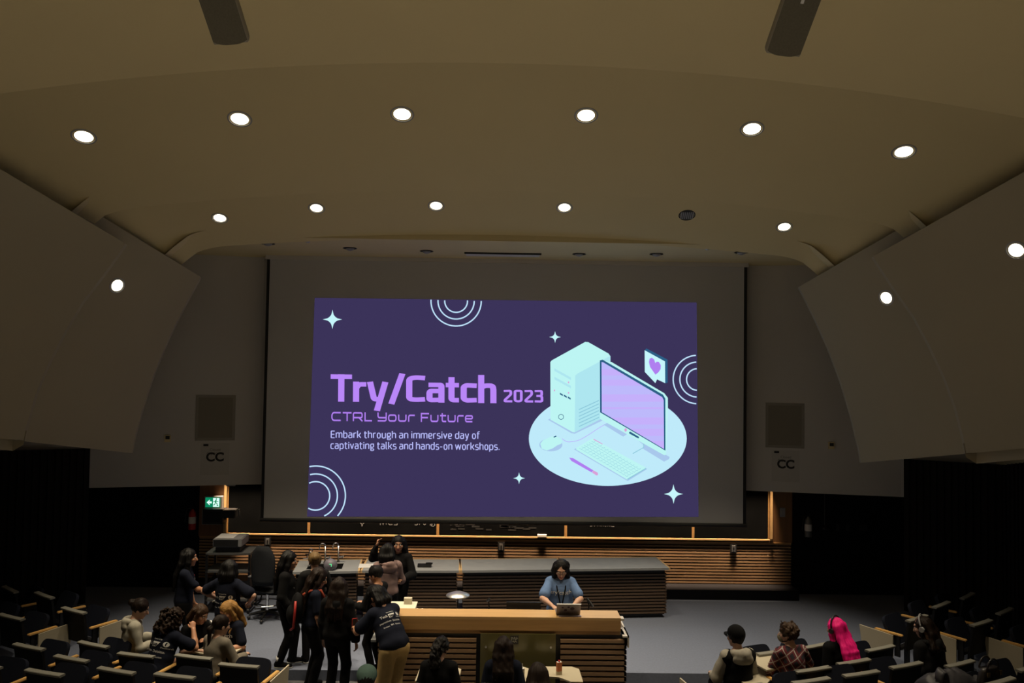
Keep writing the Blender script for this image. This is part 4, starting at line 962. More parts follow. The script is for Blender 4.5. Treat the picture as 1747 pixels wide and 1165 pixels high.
low = [[Vector((p.x * 1.0, p.y * 1.0, min(p.z, .0) - .10)) for p in r] for r in rows]
b.grid(rows); b.grid(low)
b.grid([rows[0], low[0]]); b.grid([rows[-1], low[-1]]); b.grid([[r[0] for r in rows], [r[0] for r in low]]); b.grid([[r[-1] for r in rows], [r[-1] for r in low]])
bmesh.ops.remove_doubles(b.bm, verts=b.bm.verts, dist=.0005)
b.build('cloth', mat('charcoal_nylon', (.035, .034, .040), .5, var=.2, scale=20, bump=.2), o, True)
b = MB(); rows = []
for i in range(9):
    a = math.pi * i / 8
    rows.append([b.bm.verts.new((-.25 - .06 * math.cos(a) + .02 * math.cos(t), -.08 + .05 * math.sin(t), .10 + .12 * math.sin(a) + .02 * math.sin(t))) for t in [2 * math.pi * k / 10 for k in range(10)]])
b.loft(rows).build('collar', MATS['charcoal_nylon'], o, True)
# ------------------------------------------------------------------ people: signed-distance bodies turned into one continuous surface
V3 = lambda *a: np.array(a, dtype=np.float64)
def unit(v): return v / (np.linalg.norm(v) + 1e-9)
def rot(ax, deg):
    a = math.radians(deg); c, s = math.cos(a), math.sin(a)
    if ax == 'x': return np.array([[1, 0, 0], [0, c, -s], [0, s, c]])
    if ax == 'y': return np.array([[c, 0, s], [0, 1, 0], [-s, 0, c]])
    return np.array([[c, -s, 0], [s, c, 0], [0, 0, 1]])
class SDF:
    """union of tapered capsules and ellipsoids; then noise, cuts; then a surface-net mesh"""
    def __init__(s): s.p = []; s.sub = []; s.post = None
    def cap(s, a, b, r1, r2, k=.02, flat=None): s.p.append(('c', np.array(a, float), np.array(b, float), r1, r2, k, flat)); return s
    def ell(s, c, r, R=None, k=.02): s.p.append(('e', np.array(c, float), np.array(r, float), np.eye(3) if R is None else R, 0, k, None)); return s
    def cut(s, c, r, R=None): s.sub.append((np.array(c, float), np.array(r, float), np.eye(3) if R is None else R)); return s
    @staticmethod
    def d_ell(P, c, r, R):
        q = (P - c) @ R; k0 = np.sqrt(((q / r) ** 2).sum(-1)); k1 = np.sqrt(((q / (r * r)) ** 2).sum(-1)) + 1e-9
        return k0 * (k0 - 1) / k1
    def dist(s, it, P):
        if it[0] == 'e': return s.d_ell(P, it[1], it[2], it[3])
        _, a, b, r1, r2, k, flat = it
        pa = P - a; ba = b - a
        if flat is not None:
            dr, sc = flat; dr = unit(np.array(dr, float)); pr = (pa @ dr)[..., None]; pa = pa + dr * pr * (1 / sc - 1); ba = ba + dr * (ba @ dr) * (1 / sc - 1)
        L2 = ba @ ba + 1e-12; t = np.clip((pa @ ba) / L2, 0, 1)
        return np.linalg.norm(pa - t[..., None] * ba, axis=-1) - (r1 + (r2 - r1) * t)
    def mesh(s, h):
        lo = np.full(3, 1e9); hi = -lo; bb = []
        for it in s.p:
            if it[0] == 'e': m = it[2].max(); l, u = it[1] - m, it[1] + m
            else: m = max(it[3], it[4]) ; l, u = np.minimum(it[1], it[2]) - m, np.maximum(it[1], it[2]) + m
            pad = it[5] + 3 * h; bb.append((l - pad, u + pad)); lo = np.minimum(lo, l - pad); hi = np.maximum(hi, u + pad)
        n = np.ceil((hi - lo) / h).astype(int) + 1
        D = np.full(n, .5, dtype=np.float32)
        ax = [lo[i] + h * np.arange(n[i]) for i in range(3)]
        for it, (l, u) in zip(s.p, bb):
            i0 = np.maximum(((l - lo) / h).astype(int), 0); i1 = np.minimum(((u - lo) / h).astype(int) + 2, n)
            sl_ = tuple(slice(a, b) for a, b in zip(i0, i1))
            P = np.stack(np.meshgrid(*[ax[i][sl_[i]] for i in range(3)], indexing='ij'), -1)
            d = s.dist(it, P); o = D[sl_]; k = max(it[5], 1e-4)
            hh = np.clip(k - np.abs(o - d), 0, None) / k
            D[sl_] = np.minimum(o, d) - hh * hh * k * .25
        if s.sub or s.post:
            near = np.abs(D) < .12
            idx = np.argwhere(near); P = lo + h * idx; d = D[near]
            if s.post: d = s.post(P, d)
            for c, r, R in s.sub: d = np.maximum(d, -s.d_ell(P, c, r, R))
            D[near] = d
        D[0], D[-1], D[:, 0], D[:, -1], D[:, :, 0], D[:, :, -1] = (.5,) * 6
        # surface nets
        S = D < 0; c8 = [S[i:n[0] - 1 + i, j:n[1] - 1 + j, k:n[2] - 1 + k] for i in (0, 1) for j in (0, 1) for k in (0, 1)]
        al = np.logical_and.reduce(c8); an = np.logical_or.reduce(c8); cell = an & ~al
        I_ = np.argwhere(cell); vid = np.full(cell.shape, -1, dtype=np.int64); vid[cell] = np.arange(len(I_))
        co = [(i, j, k) for i in (0, 1) for j in (0, 1) for k in (0, 1)]
        val = [D[I_[:, 0] + a, I_[:, 1] + b, I_[:, 2] + c] for a, b, c in co]
        acc = np.zeros((len(I_), 3)); cnt = np.zeros(len(I_))
        for x in range(8):
            for y in range(x + 1, 8):
                if sum(abs(p - q) for p, q in zip(co[x], co[y])) != 1: continue
                m = (val[x] < 0) != (val[y] < 0); t = np.where(m, val[x] / np.where(m, val[x] - val[y], 1), 0)
                acc += np.where(m[:, None], np.array(co[x]) + t[:, None] * (np.array(co[y]) - np.array(co[x])), 0); cnt += m
        Vt = lo + h * (I_ + acc / np.maximum(cnt, 1)[:, None]); F = []
        for a in range(3):
            b, c = (a + 1) % 3, (a + 2) % 3
            sh = [slice(None)] * 3; s2 = [slice(None)] * 3; sh[a] = slice(0, -1); s2[a] = slice(1, None)
            E = np.argwhere(S[tuple(sh)] != S[tuple(s2)]); E = E[(E[:, b] > 0) & (E[:, c] > 0)]
            fl = S[tuple(E.T)]
            q = []
            for db, dc in ((0, 0), (1, 0), (1, 1), (0, 1)):
                e = E.copy(); e[:, b] -= db; e[:, c] -= dc; q.append(vid[tuple(e.T)])
            q = np.stack(q, 1); q[~fl] = q[~fl][:, ::-1]; F.append(q)
        return Vt, np.concatenate(F)
    def build(s, name, m, parent, h=.010):
        Vt, F = s.mesh(h); F = F[(F >= 0).all(1)]
        me = bpy.data.meshes.new(name); me.vertices.add(len(Vt)); me.vertices.foreach_set('co', Vt.astype(np.float32).ravel())
        me.loops.add(F.size); me.loops.foreach_set('vertex_index', F.ravel().astype(np.int32)); me.polygons.add(len(F))
        me.polygons.foreach_set('loop_start', np.arange(0, F.size, 4, dtype=np.int32)); me.polygons.foreach_set('loop_total', np.full(len(F), 4, dtype=np.int32))
        me.update(calc_edges=True); me.validate(); me.polygons.foreach_set('use_smooth', [True] * len(me.polygons))
        me.materials.append(m)
        o = bpy.data.objects.new(name, me); COL.objects.link(o); o.parent = parent
        return o
RNG = np.random.RandomState(5)
def wrinkle(amp, fr=14.0, stretch=(1, 1, .6)):
    W_ = [(unit(RNG.randn(3)) * fr * f_ * np.array(stretch), RNG.rand() * 6.28) for f_ in (.6, .8, 1.1, 1.5, 2.0, 2.6)]
    def fn(P): return amp * sum(np.sin(P @ w_ + ph + 1.2 * np.sin(P @ (w_[::-1] * .6))) for w_, ph in W_) / 2.4
    return fn
def ik(a, t, l1, l2, pole):
    d = t - a; L = np.linalg.norm(d); u = d / (L + 1e-9); Lc = min(L, (l1 + l2) * .995)
    x = (l1 * l1 - l2 * l2 + Lc * Lc) / (2 * Lc); y = math.sqrt(max(l1 * l1 - x * x, 0)); p = pole - u * (pole @ u)
    return a + u * x + unit(p) * y, a + u * Lc
SKIN = {'light': mat('skin_light', (.46, .27, .19), .55, var=.06), 'tan': mat('skin_tan', (.36, .18, .105), .55, var=.06), 'warm': mat('skin_warm', (.42, .20, .11), .55, var=.06)}
FAB = lambda n, c, r=.9: mat('fabric_' + n, c, r, var=.18, scale=25, bump=.25)
HAIR = lambda n, c: mat('hair_' + n, c, .5, var=.35, scale=18, bump=.3)
F_navy, F_black, F_char = FAB('navy', (.006, .008, .017)), FAB('black', (.0035, .0035, .004)), FAB('charcoal', (.008, .008, .0085))
F_cream, F_grey, F_blue, F_tan, F_pink = FAB('cream', (.36, .34, .28)), FAB('warm_grey', (.17, .15, .12)), FAB('sky_blue', (.11, .18, .34)), FAB('khaki', (.40, .28, .12)), FAB('mauve', (.20, .135, .125))
F_bluejean = FAB('dark_denim', (.02, .024, .035))
H_black, H_brown, H_dbrown, H_blond, H_pink = HAIR('black', (.004, .0035, .0035)), HAIR('brown', (.040, .022, .012)), HAIR('dark_brown', (.011, .006, .004)), HAIR('honey_blond', (.28, .15, .045)), HAIR('hot_pink', (.85, .012, .20))
M_EYEW, M_EYED, M_LIP = mat('eye_white', (.6, .58, .55), .3, var=0), mat('eye_dark', (.01, .008, .007), .2, var=0), mat('lip', (.30, .09, .08), .5, var=.05)
M_SOLE = mat('sole_white', (.5, .5, .48), .6, var=.05)

def human(label, pos, yaw, H=1.65, seat=None, lean=0, side=0, twist=0, head=(10, 0, 0), hands=None, poles=None, feet=None, knees=None, skin='light', top='tee', topm=None, legm=None, hair='long', hairm=None, hairlen=.35, shoe=True, face=True, loose=.016, hood=False, legloose=.014, curl=20, topname=None, vox=.0095, group=None, hairback=0.0):
    k = H / 1.65
    root = empty('person', pos, math.radians(yaw), label, 'person', group)
    hz = (seat + .10) if seat is not None else .905 * k
    pel = V3(0, 0, hz)
    if seat is None and lean: pel[1] -= .06 * math.sin(math.radians(lean))
    Mt = rot('x', -lean) @ rot('y', side) @ rot('z', twist)
    T = lambda x, y, z: pel + Mt @ (np.array((x, y, z)) * k)
    Mh = rot('z', head[1]) @ rot('x', -head[0]) @ rot('y', head[2])
    nb = T(0, -.005, .49); hc = nb + (.5 * Mt + .5 * Mh) @ V3(0, .025, .155) * k
    kh = k * 1.08
    Hf = lambda x, y, z: hc + Mh @ (np.array((x, y, z)) * kh)
    hands = hands or {}; poles = poles or {}; feet = feet or {}; knees = knees or {}
    J = {}
    for s, nm in ((-1, 'L'), (1, 'R')):
        sh = T(s * .168, -.005, .425)
        tg = hands.get(nm); tg = (sh + V3(s * .05, .03, -.52 * k)) if tg is None else np.array(tg, float)
        po = np.array(poles.get(nm, (s * .5, -1.0, -.4)), float)
        el, wr = ik(sh, tg, .285 * k, .245 * k, po)
        hip = pel + V3(s * .088 * k, 0, -.04 * k)
        if seat is not None: ft = feet.get(nm, (s * .11, .43 * k, .085)); kp = knees.get(nm, (s * .1, 1, 1))
        else: ft = feet.get(nm, (s * .10, 0, .085)); kp = knees.get(nm, (0, 1, 0))
        ft = np.array(ft, float)
        kn, an = ik(hip, ft, .405 * k, .40 * k, np.array(kp, float))
        J[nm] = (sh, el, wr, hip, kn, an)
    # ---- body
    B = SDF(); sp = Mt
    B.ell(T(0, -.005, .0), np.array((.160, .112, .13)) * k, sp, .04).ell(T(0, .0, .16), np.array((.128, .092, .15)) * k, sp, .04).ell(T(0, .0, .31), np.array((.152, .108, .165)) * k, sp, .04)
    B.cap(T(-.125, -.01, .42), T(.125, -.01, .42), .062 * k, .062 * k, .04, (Mt @ V3(0, 1, 0), .9))
    for s in (-1, 1): B.cap(T(s * .03, -.02, .475), T(s * .15, -.01, .435), .045 * k, .045 * k, .03)
    B.cap(T(0, -.012, .44), Hf(0, -.022, -.07), .056 * k, .052 * k, .03)
    # head
    B.ell(Hf(0, -.012, .018), np.array((.074, .094, .098)) * kh, Mh, .02).ell(Hf(0, .028, -.045), np.array((.058, .066, .070)) * kh, Mh, .03).ell(Hf(0, .064, -.098), np.array((.026, .022, .02)) * kh, Mh, .025)
    B.cap(Hf(0, .088, .005), Hf(0, .106, -.033), .010 * kh, .016 * kh, .012).ell(Hf(0, .072, .030), np.array((.055, .018, .012)) * kh, Mh, .02)
    B.ell(Hf(0, .082, -.068), np.array((.026, .013, .010)) * kh, Mh, .008)
    for s in (-1, 1):
        B.ell(Hf(s * .043, .058, -.022), np.array((.024, .026, .022)) * kh, Mh, .02)
        B.ell(Hf(s * .076, -.008, -.018), np.array((.011, .022, .033)) * kh, Mh @ rot('z', s * 20), .006)
        B.cut(Hf(s * .031, .092, .008), np.array((.017, .012, .010)) * kh, Mh)
    for nm, s in (('L', -1), ('R', 1)):
        sh, el, wr, hip, kn, an = J[nm]
        B.cap(sh, el, .050 * k, .039 * k, .025).cap(el, el + (wr - el) * .35, .041 * k, .042 * k, .02).cap(el + (wr - el) * .35, wr, .041 * k, .027 * k, .02)
        fd = unit(wr - el); pn = unit(np.cross(fd, V3(0, 0, 1)) if abs(fd[2]) < .9 else V3(-s, 0, 0))
        if abs(fd[2]) < .9: pn = unit(V3(0, 0, -1) - fd * -fd[2])
        lat = unit(np.cross(fd, pn)) * (1 if s > 0 else -1)      # towards the thumb side
        if lat @ V3(0, 1, .2) < 0 and abs(fd[2]) >= .9: lat = -lat
        if abs(fd[2]) < .9 and lat[0] * s > 0: lat = -lat
        pm = wr + fd * .055 * k
        B.cap(wr, wr + fd * .085 * k, .027 * k, .036 * k, .012, (pn, .48))
        for q, (off, ln) in enumerate(((.030, .072), (.010, .082), (-.010, .076), (-.029, .058))):
            a = wr + fd * .09 * k + lat * off * k; c1 = math.radians(curl + 4 * q); c2 = math.radians(curl * 2.2 + 6 * q)
            spread = lat * off * .35
            d1 = unit(fd * math.cos(c1) + pn * math.sin(c1) + spread); d2 = unit(fd * math.cos(c2) + pn * math.sin(c2) + spread * .6)
            b_ = a + d1 * ln * .52 * k; c_ = b_ + d2 * ln * .48 * k
            B.cap(a - fd * .02, b_, .0098 * k, .0088 * k, .004).cap(b_, c_, .0088 * k, .0074 * k, .003)
        ta = wr + fd * .03 * k + lat * .026 * k; td = unit(fd * .75 + lat * .6 + pn * .35)
        B.cap(ta, ta + td * .038 * k, .0125 * k, .011 * k, .008).cap(ta + td * .038 * k, ta + td * .038 * k + unit(fd + pn * .4 + lat * .15) * .032 * k, .0105 * k, .0085 * k, .003)
        B.cap(hip, kn, .082 * k, .056 * k, .03).cap(kn, kn + (an - kn) * .35, .055 * k, .056 * k, .02).cap(kn + (an - kn) * .35, an, .056 * k, .036 * k, .02)
        B.cap(an + V3(0, -.03, -.03) * k, an + V3(s * .02, .15, -.055) * k, .034 * k, .026 * k, .02)
    bo = B.build('body', SKIN[skin], root, vox)
    me = bo.data; me.materials.append(M_LIP)
    me.materials.append(hairm or H_black)
    inv = Mh.T
    for p in me.polygons:
        q = inv @ (np.array(p.center) - hc) / kh
        if abs(q[0]) < .026 and q[1] > .076 and -.082 < q[2] < -.056: p.material_index = 1
        elif .014 < abs(q[0]) < .052 and q[1] > .06 and .022 < q[2] < .034: p.material_index = 2
    if face:
        for s in (-1, 1):
            e = MB().ball(Vector(Hf(s * .031, .078, .006)), .0125 * kh).build('eye', M_EYEW, root, True)
            MB().ball(Vector(Hf(s * .031, .0855, .006)), .0062 * kh, 1).build('iris', M_EYED, e, True)
    # ---- trousers and shoes
    legm = legm or F_black
    L = SDF(); wr_ = wrinkle(.0045)
    L.ell(T(0, -.008, -.005), np.array((.172, .126, .135)) * k, sp, .04)
    hem = []
    for nm, s in (('L', -1), ('R', 1)):
        _, _, _, hip, kn, an = J[nm]
        L.cap(hip, kn, (.086 + legloose) * k, (.058 + legloose) * k, .025).cap(kn, an + (an - kn) * .05, (.058 + legloose) * k, (.042 + legloose * 1.3) * k, .02)
    top_z = T(0, 0, .09)
    upv = Mt @ V3(0, 0, 1)
    feetz = [J['L'][5], J['R'][5]]
    def post_l(P, d):
        d = d + wr_(P); d = np.maximum(d, (P - top_z) @ upv)
        return d
    L.post = post_l; L.build('trousers', legm, root, .0115)
    if shoe:
        for nm, s in (('L', -1), ('R', 1)):
            an = J[nm][5]; kn = J[nm][4]
            Sx = SDF().cap(an + V3(0, -.035, -.035) * k, an + V3(s * .022, .155, -.055) * k, .043 * k, .034 * k, .02).cap(an + V3(0, -.01, 0), an + V3(0, .03, -.04), .045 * k, .04 * k, .02)
            zb = an[2] - .085
            Sx.post = lambda P, d, zb=zb: np.maximum(d, zb + .012 - P[:, 2])
            so = Sx.build('shoe', F_black, root, .010)
            SDF().cap(an + V3(0, -.035, -.073), an + V3(s * .022, .155, -.073), .046 * k, .038 * k, .01, (V3(0, 0, 1), .26)).build('sole', M_SOLE, so, .009)
    # ---- top
    topm = topm or F_navy
    S_ = SDF(); wt = wrinkle(.006 if top != 'hoodie' else .009, 13.0); lo_ = loose
    S_.ell(T(0, -.004, .02), np.array((.165 + lo_, .122 + lo_, .13)) * k, sp, .05).ell(T(0, .0, .16), np.array((.140 + lo_ * 1.6, .105 + lo_ * 1.4, .16)) * k, sp, .05).ell(T(0, .0, .31), np.array((.158 + lo_, .116 + lo_, .165)) * k, sp, .04)
    S_.cap(T(-.128, -.01, .42), T(.128, -.01, .42), (.068 + lo_ * .5) * k, (.068 + lo_ * .5) * k, .04)
    for s in (-1, 1): S_.cap(T(s * .045, -.02, .462), T(s * .15, -.01, .435), (.044 + lo_ * .4) * k, (.05 + lo_ * .4) * k, .03)
    planes = [(T(0, 0, -.10 if seat is None else -.06), -upv)]
    for nm, s in (('L', -1), ('R', 1)):
        sh, el, wr, hip, kn, an = J[nm]
        if top == 'tee': c = sh + (el - sh) * .72; S_.cap(sh, c, (.055 + lo_ * .35) * k, (.058 + lo_ * .75) * k, .03)
        elif top == 'vest': S_.cap(sh, sh + (el - sh) * .1, (.058 + lo_) * k, (.055 + lo_) * k, .03)
        else: S_.cap(sh, el, (.055 + lo_ * .5) * k, (.047 + lo_ * .8) * k, .03).cap(el, el + (wr - el) * .5, (.048 + lo_) * k, (.045 + lo_) * k, .02).cap(el + (wr - el) * .5, wr - unit(wr - el) * .01, (.045 + lo_) * k, (.034 + lo_ * .6) * k, .02)
    def post_s(P, d):
        d = d + wt(P)
        for c, nn in planes: d = np.maximum(d, (P - c) @ nn)
        return d
    S_.post = post_s
    to = S_.build(topname or {'tee': 't_shirt', 'vest': 'vest', 'sweater': 'sweater', 'hoodie': 'hoodie'}[top], topm, root, .0115)
    if hood:
        Hd = SDF().ell(T(0, -.115, .405), np.array((.135, .055, .080)) * k, sp @ rot('x', 14), .03)
        rg = [(.108 * math.cos(q), -.028 + .098 * math.sin(q), .470 - .035 * max(0, math.sin(q)), .036 - .008 * math.sin(q)) for q in [2 * math.pi * w / 12 for w in range(13)]]
        for q, w in zip(rg[:-1], rg[1:]): Hd.cap(T(*q[:3]), T(*w[:3]), q[3] * k, w[3] * k, .02)
        wh = wrinkle(.010, 20.0); Hd.post = lambda P, d: d + wh(P)
        Hd.cut(T(0, -.015, .54), np.array((.060, .062, .10)) * k, sp)
        Hd.build('hood', topm, to, .010)
    # ---- hair
    if hairm is None: hairm = H_black
    if hair:
        R_ = SDF(); dwn = V3(0, 0, -1)
        R_.ell(Hf(0, -.020, .026), np.array((.090, .108, .103)) * kh, Mh, .02)
        R_.cut(Hf(0, .105, -.035), np.array((.058, .075, .100)) * kh, Mh)
        kk = k
        def lock(a, b, c, r0, r1, r2_, kq=.02): R_.cap(a, b, r0 * kk, r1 * kk, kq).cap(b, c, r1 * kk, r2_ * kk, kq)
        bk = Mt @ V3(0, -1, 0); amp, frq = .0045, 95
        if hair in ('long', 'bob', 'halfup', 'hang'):
            for q_, x in enumerate((-.070, -.042, -.014, .014, .042, .070)):
                vl = (.03, -.02, .015, -.01, .025, -.015)[q_]
                a = Hf(x, -.065, .03); b = Hf(x * 1.2, -.088, -.085)
                if hair == 'hang':
                    R_.cap(a, b, .040 * kk, .038 * kk, .03).cap(b, b + V3(x * .3, .02, -(hairlen + vl)) * k, .038 * kk, .014 * kk, .02); continue
                b2 = T(x * 1.35, -.138 - hairback * .5, .40) if hair != 'bob' else b
                end = (T(x * 1.7, -.150 - hairback, .49 - hairlen + vl) if hair != 'bob' else Hf(x * 1.25, -.075, -.15))
                R_.cap(a, b, .042 * kk, .042 * kk, .03)
                if hair != 'bob': R_.cap(b, b2, .040 * kk, .036 * kk, .03).cap(b2, end, .036 * kk, .012 * kk, .015)
                else: R_.cap(b, end, .038 * kk, .03 * kk, .03)
            for s in (-1, 1):
                a = Hf(s * .074, .012, .045); b = Hf(s * .088, .008, -.06); c = Hf(s * .088, .0, -.14)
                if hair == 'hang': R_.cap(a, a + V3(0, .03, -hairlen), .032 * kk, .014 * kk, .02); continue
                lock(a, b, c, .028, .034, .034)
                if hair != 'bob' and hairlen > .1: R_.cap(c, T(s * .095, .105, .44 - hairlen * .6), .034 * kk, .014 * kk, .02)
        elif hair in ('pony', 'bun'):
            if hair == 'bun': R_.ell(Hf(0, -.128, .035), np.array((.052, .045, .048)) * kh, Mh, .015)
            else:
                a = Hf(0, -.10, -.01); b = Hf(0, -.145, -.06)
                R_.cap(a, b, .026 * k, .032 * k, .015).cap(b, b + V3(0, 0, -hairlen) * k + bk * .02, .034 * k, .016 * k, .02)
        elif hair == 'short':
            for i in range(26):
                t = RNG.rand() * 6.28; e = RNG.rand() * 1.1; v = V3(math.cos(t) * math.cos(e) * .082, math.sin(t) * math.cos(e) * .098 - .018, math.sin(e) * .10 + .03)
                if v[1] > .06 and v[2] < .06: continue
                R_.cap(Hf(*v), Hf(*(v * 1.06 + V3(0, .012, .006))), .022 * k, .012 * k, .01)
        elif hair in ('curly', 'curlypony'):
            n_ = 170
            for i in range(n_):
                t = RNG.rand() * 6.28; z_ = RNG.rand()
                zz = .10 - z_ * (hairlen + .1); rr = (.080 + .035 * RNG.rand()) + .025 * math.sin(min(z_ * 2.4, 1.57))
                v = V3(math.cos(t) * rr, math.sin(t) * rr * 1.05 - .03, zz)
                if v[1] > .02 and -.12 < v[2] < .06: continue
                if hair == 'curlypony': v = V3((RNG.rand() - .5) * .11, -.10 - .06 * RNG.rand(), .02 - hairlen * RNG.rand())
                R_.ell(Hf(*v), np.array((.022, .022, .024)) * k * (.8 + .5 * RNG.rand()), None, .008)
            amp, frq = .007, 60
        elif hair == 'cropped': pass
        ph = RNG.rand() * 6
        w2 = wrinkle(.006, 30.0, (1, 1, .15)) if hair not in ('curly', 'curlypony', 'short') else wrinkle(.011, 55.0, (1, 1, 1))
        def post_h(P, d):
            q = (P - hc) @ Mh; ang = np.arctan2(q[:, 0], q[:, 1])
            return d + w2(P) + .003 * np.sin(ang * 26 + ph)
        R_.post = post_h
        R_.cut(Hf(0, .075, -.035), np.array((.050, .058, .085)) * kh, Mh)
        R_.build('hair', hairm, root, .0085)
    return dict(root=root, T=T, Hf=Hf, Mh=Mh, Mt=Mt, J=J, top=to, k=k, hc=hc, body=bo)
def glue(h, name, fn2d, origin, ux, uz, nrm, m, parent, lift=.005):
    """fn2d: list of 2-D polygons (metres); each vertex is dropped onto the garment along -nrm"""
    tgt = parent if parent.type == 'MESH' else h['top']
    bv = BVHTree.FromPolygons([v.co for v in tgt.data.vertices], [tuple(p.vertices) for p in tgt.data.polygons])
    mb = MB(); n_ = Vector(nrm).normalized(); bm = mb.bm
    for poly in fn2d:
        try: bm.faces.new([bm.verts.new((x, y, 0)) for x, y in poly])
        except ValueError: pass
    bmesh.ops.triangulate(bm, faces=bm.faces)
    for _ in range(4):
        lg = [ed for ed in bm.edges if ed.calc_length() > .022]
        if not lg: break
        bmesh.ops.subdivide_edges(bm, edges=lg, cuts=1, use_grid_fill=False); bmesh.ops.triangulate(bm, faces=bm.faces)
    for v in bm.verts:
        p = Vector(origin) + Vector(ux) * v.co.x + Vector(uz) * v.co.y
        hit_ = bv.ray_cast(p + n_ * .4, -n_)[0]
        v.co = (hit_ + n_ * lift) if hit_ is not None else p
    return mb.build(name, m, parent)
def letters(txt, size, **kw):
    me = text_mesh(txt, size, 'CENTER', **kw); return [[(me.vertices[i].co.x, me.vertices[i].co.y) for i in p.vertices] for p in me.polygons]
M_PRINT = mat('shirt_print_white', (.62, .62, .60), .8, var=.1, scale=60)
M_PRINTG = mat('shirt_print_grey', (.22, .22, .23), .8, var=.1, scale=60)
M_PRINTR = mat('shirt_print_red', (.45, .03, .05), .8, var=.1)
def back_print(h, s=1.0, dz=0.0):
    T, Mt = h['T'], h['Mt']; ux, uz, n = Mt @ V3(1, 0, 0), Mt @ V3(0, 0, 1), Mt @ V3(0, -1, 0)
    O = T(0, -.1, .30 + dz)
    def put(txt, x, y, sz): glue(h, 'lettering', [[(a * 1.0 + x, b + y) for a, b in p] for p in letters(txt, sz)], O, ux, uz, n, M_PRINT, h['top'])
    put('Sponsored by', 0, .075 * s, .020 * s); put('Tech', -.105 * s, .02 * s, .045 * s)
    glue(h, 'logo', [[(-.045 * s, .055 * s), (.05 * s, .055 * s), (.005 * s, .005 * s), (-.045 * s, .005 * s)]], O, ux, uz, n, M_PRINT, h['top'])
    glue(h, 'lettering', [[(a - .008 * s, b + .014 * s) for a, b in p] for p in letters('SAP', .036 * s, offset=.002)], O, ux, uz, n, h['top'].data.materials[0], h['top'], .008)
    glue(h, 'logo', [[(.105 * s + .026 * s * math.cos(t * .3927), .04 * s + .026 * s * math.sin(t * .3927)) for t in range(16)]], O, ux, uz, n, M_PRINT, h['top'])
    glue(h, 'lettering', [[(a + .105 * s, b + .026 * s) for a, b in p] for p in letters('f', .045 * s, offset=.002)], O, ux, uz, n, h['top'].data.materials[0], h['top'], .008)
    put('1Password', .105 * s, -.005 * s, .022 * s); put('paywithme', -.10 * s, -.045 * s, .03 * s); put('Deloitte.', .05 * s, -.05 * s, .036 * s); put('Robert', -.11 * s, -.105 * s, .024 * s); put('IBM', -.035 * s, -.10 * s, .028 * s); put('Rakuten', .055 * s, -.10 * s, .028 * s)
def front_print(h, txt='try/catch', m=None, sz=.06, dz=.30):
    T, Mt = h['T'], h['Mt']; ux, uz, n = Mt @ V3(-1, 0, 0), Mt @ V3(0, 0, 1), Mt @ V3(0, 1, 0)
    O = T(0, .1, dz)
    glue(h, 'lettering', letters(txt, sz), O, ux, uz, n, m or M_PRINT, h['top'])
    return O, ux, uz, n
def head_band(h, name, parent, m, r=.009, w=.098, y=-.012):
    k, Hf = h['k'], h['Hf']
    return MB().tube([Vector(Hf(w * math.cos(t), y, .018 + (w + .022) * math.sin(t))) for t in [math.pi * i / 16 for i in range(17)]], r * k).build(name, m, parent, True)
def headphones(h, m=None, mc=None, w=.098):
    hb = head_band(h, 'headphones', h['root'], m or M_BLACKM, .010, w)
    for s in (-1, 1):
        a, b = Vector(h['Hf'](s * (w - .012), -.012, -.012)), Vector(h['Hf'](s * (w + .018), -.012, -.012))
        MB().cyl(a, b, .036 * h['k'], .031 * h['k'], 20).build('ear_cup', mc or M_BLACK, hb, False)
def strap(h, pts, name, m, r=.006, parent=None): return MB().tube([Vector(p) for p in pts], r, 6).build(name, m, parent or h['root'], True)
# ------------------------------------------------------------------ the people
# standing, left of the stage
h = human('person standing at far left of the stage in a navy printed t-shirt, reaching forward', (-4.62, 11.98, 0), -72, 1.63, head=(4, -5, 0), hands={'R': (.16, .42, 1.02), 'L': (-.22, .12, .80)}, skin='warm', top='tee', hair='long', hairlen=.30, lean=3, poles={'R': (.6, -.6, -.8)})
front_print(h, 'try/catch', sz=.075)
glue(h, 'logo', [[(.0, .10), (.012, .085), (.0, .06), (-.012, .085)]], h['T'](0, .1, .30), h['Mt'] @ V3(-1, 0, 0), h['Mt'] @ V3(0, 0, 1), h['Mt'] @ V3(0, 1, 0), M_PRINTR, h['top'])
h = human('person seen from behind in a navy sponsor-printed shirt standing before the media cart', (-3.83, 11.52, 0), -14, 1.58, head=(14, 8, 0), hands={'L': (-.26, .16, 1.0), 'R': (.26, .16, 1.0)}, top='tee', hair='bob', loose=.03, face=False, poles={'L': (-1, -.2, -.2), 'R': (1, -.2, -.2)})
back_print(h, 1.1, -.08)
h = human('tall person in black leggings and sneakers standing alone in front of the office chair', (-3.10, 11.90, 0), -82, 1.63, head=(12, 0, 0), hands={'R': (.20, .10, .84), 'L': (-.18, .14, .95)}, feet={'L': (-.08, .10, .085), 'R': (.10, -.06, .085)}, skin='tan', top='sweater', topm=F_black, legm=F_black, hair='long', hairlen=.30, legloose=.011)
for nm in 'LR':
    an = Vector(h['J'][nm][5]); MB().cyl(an + Vector((0, 0, .0)), an + Vector((0, 0, .075)), .052, .050, 16).build('sock', M_PAPER, h['root'], True)
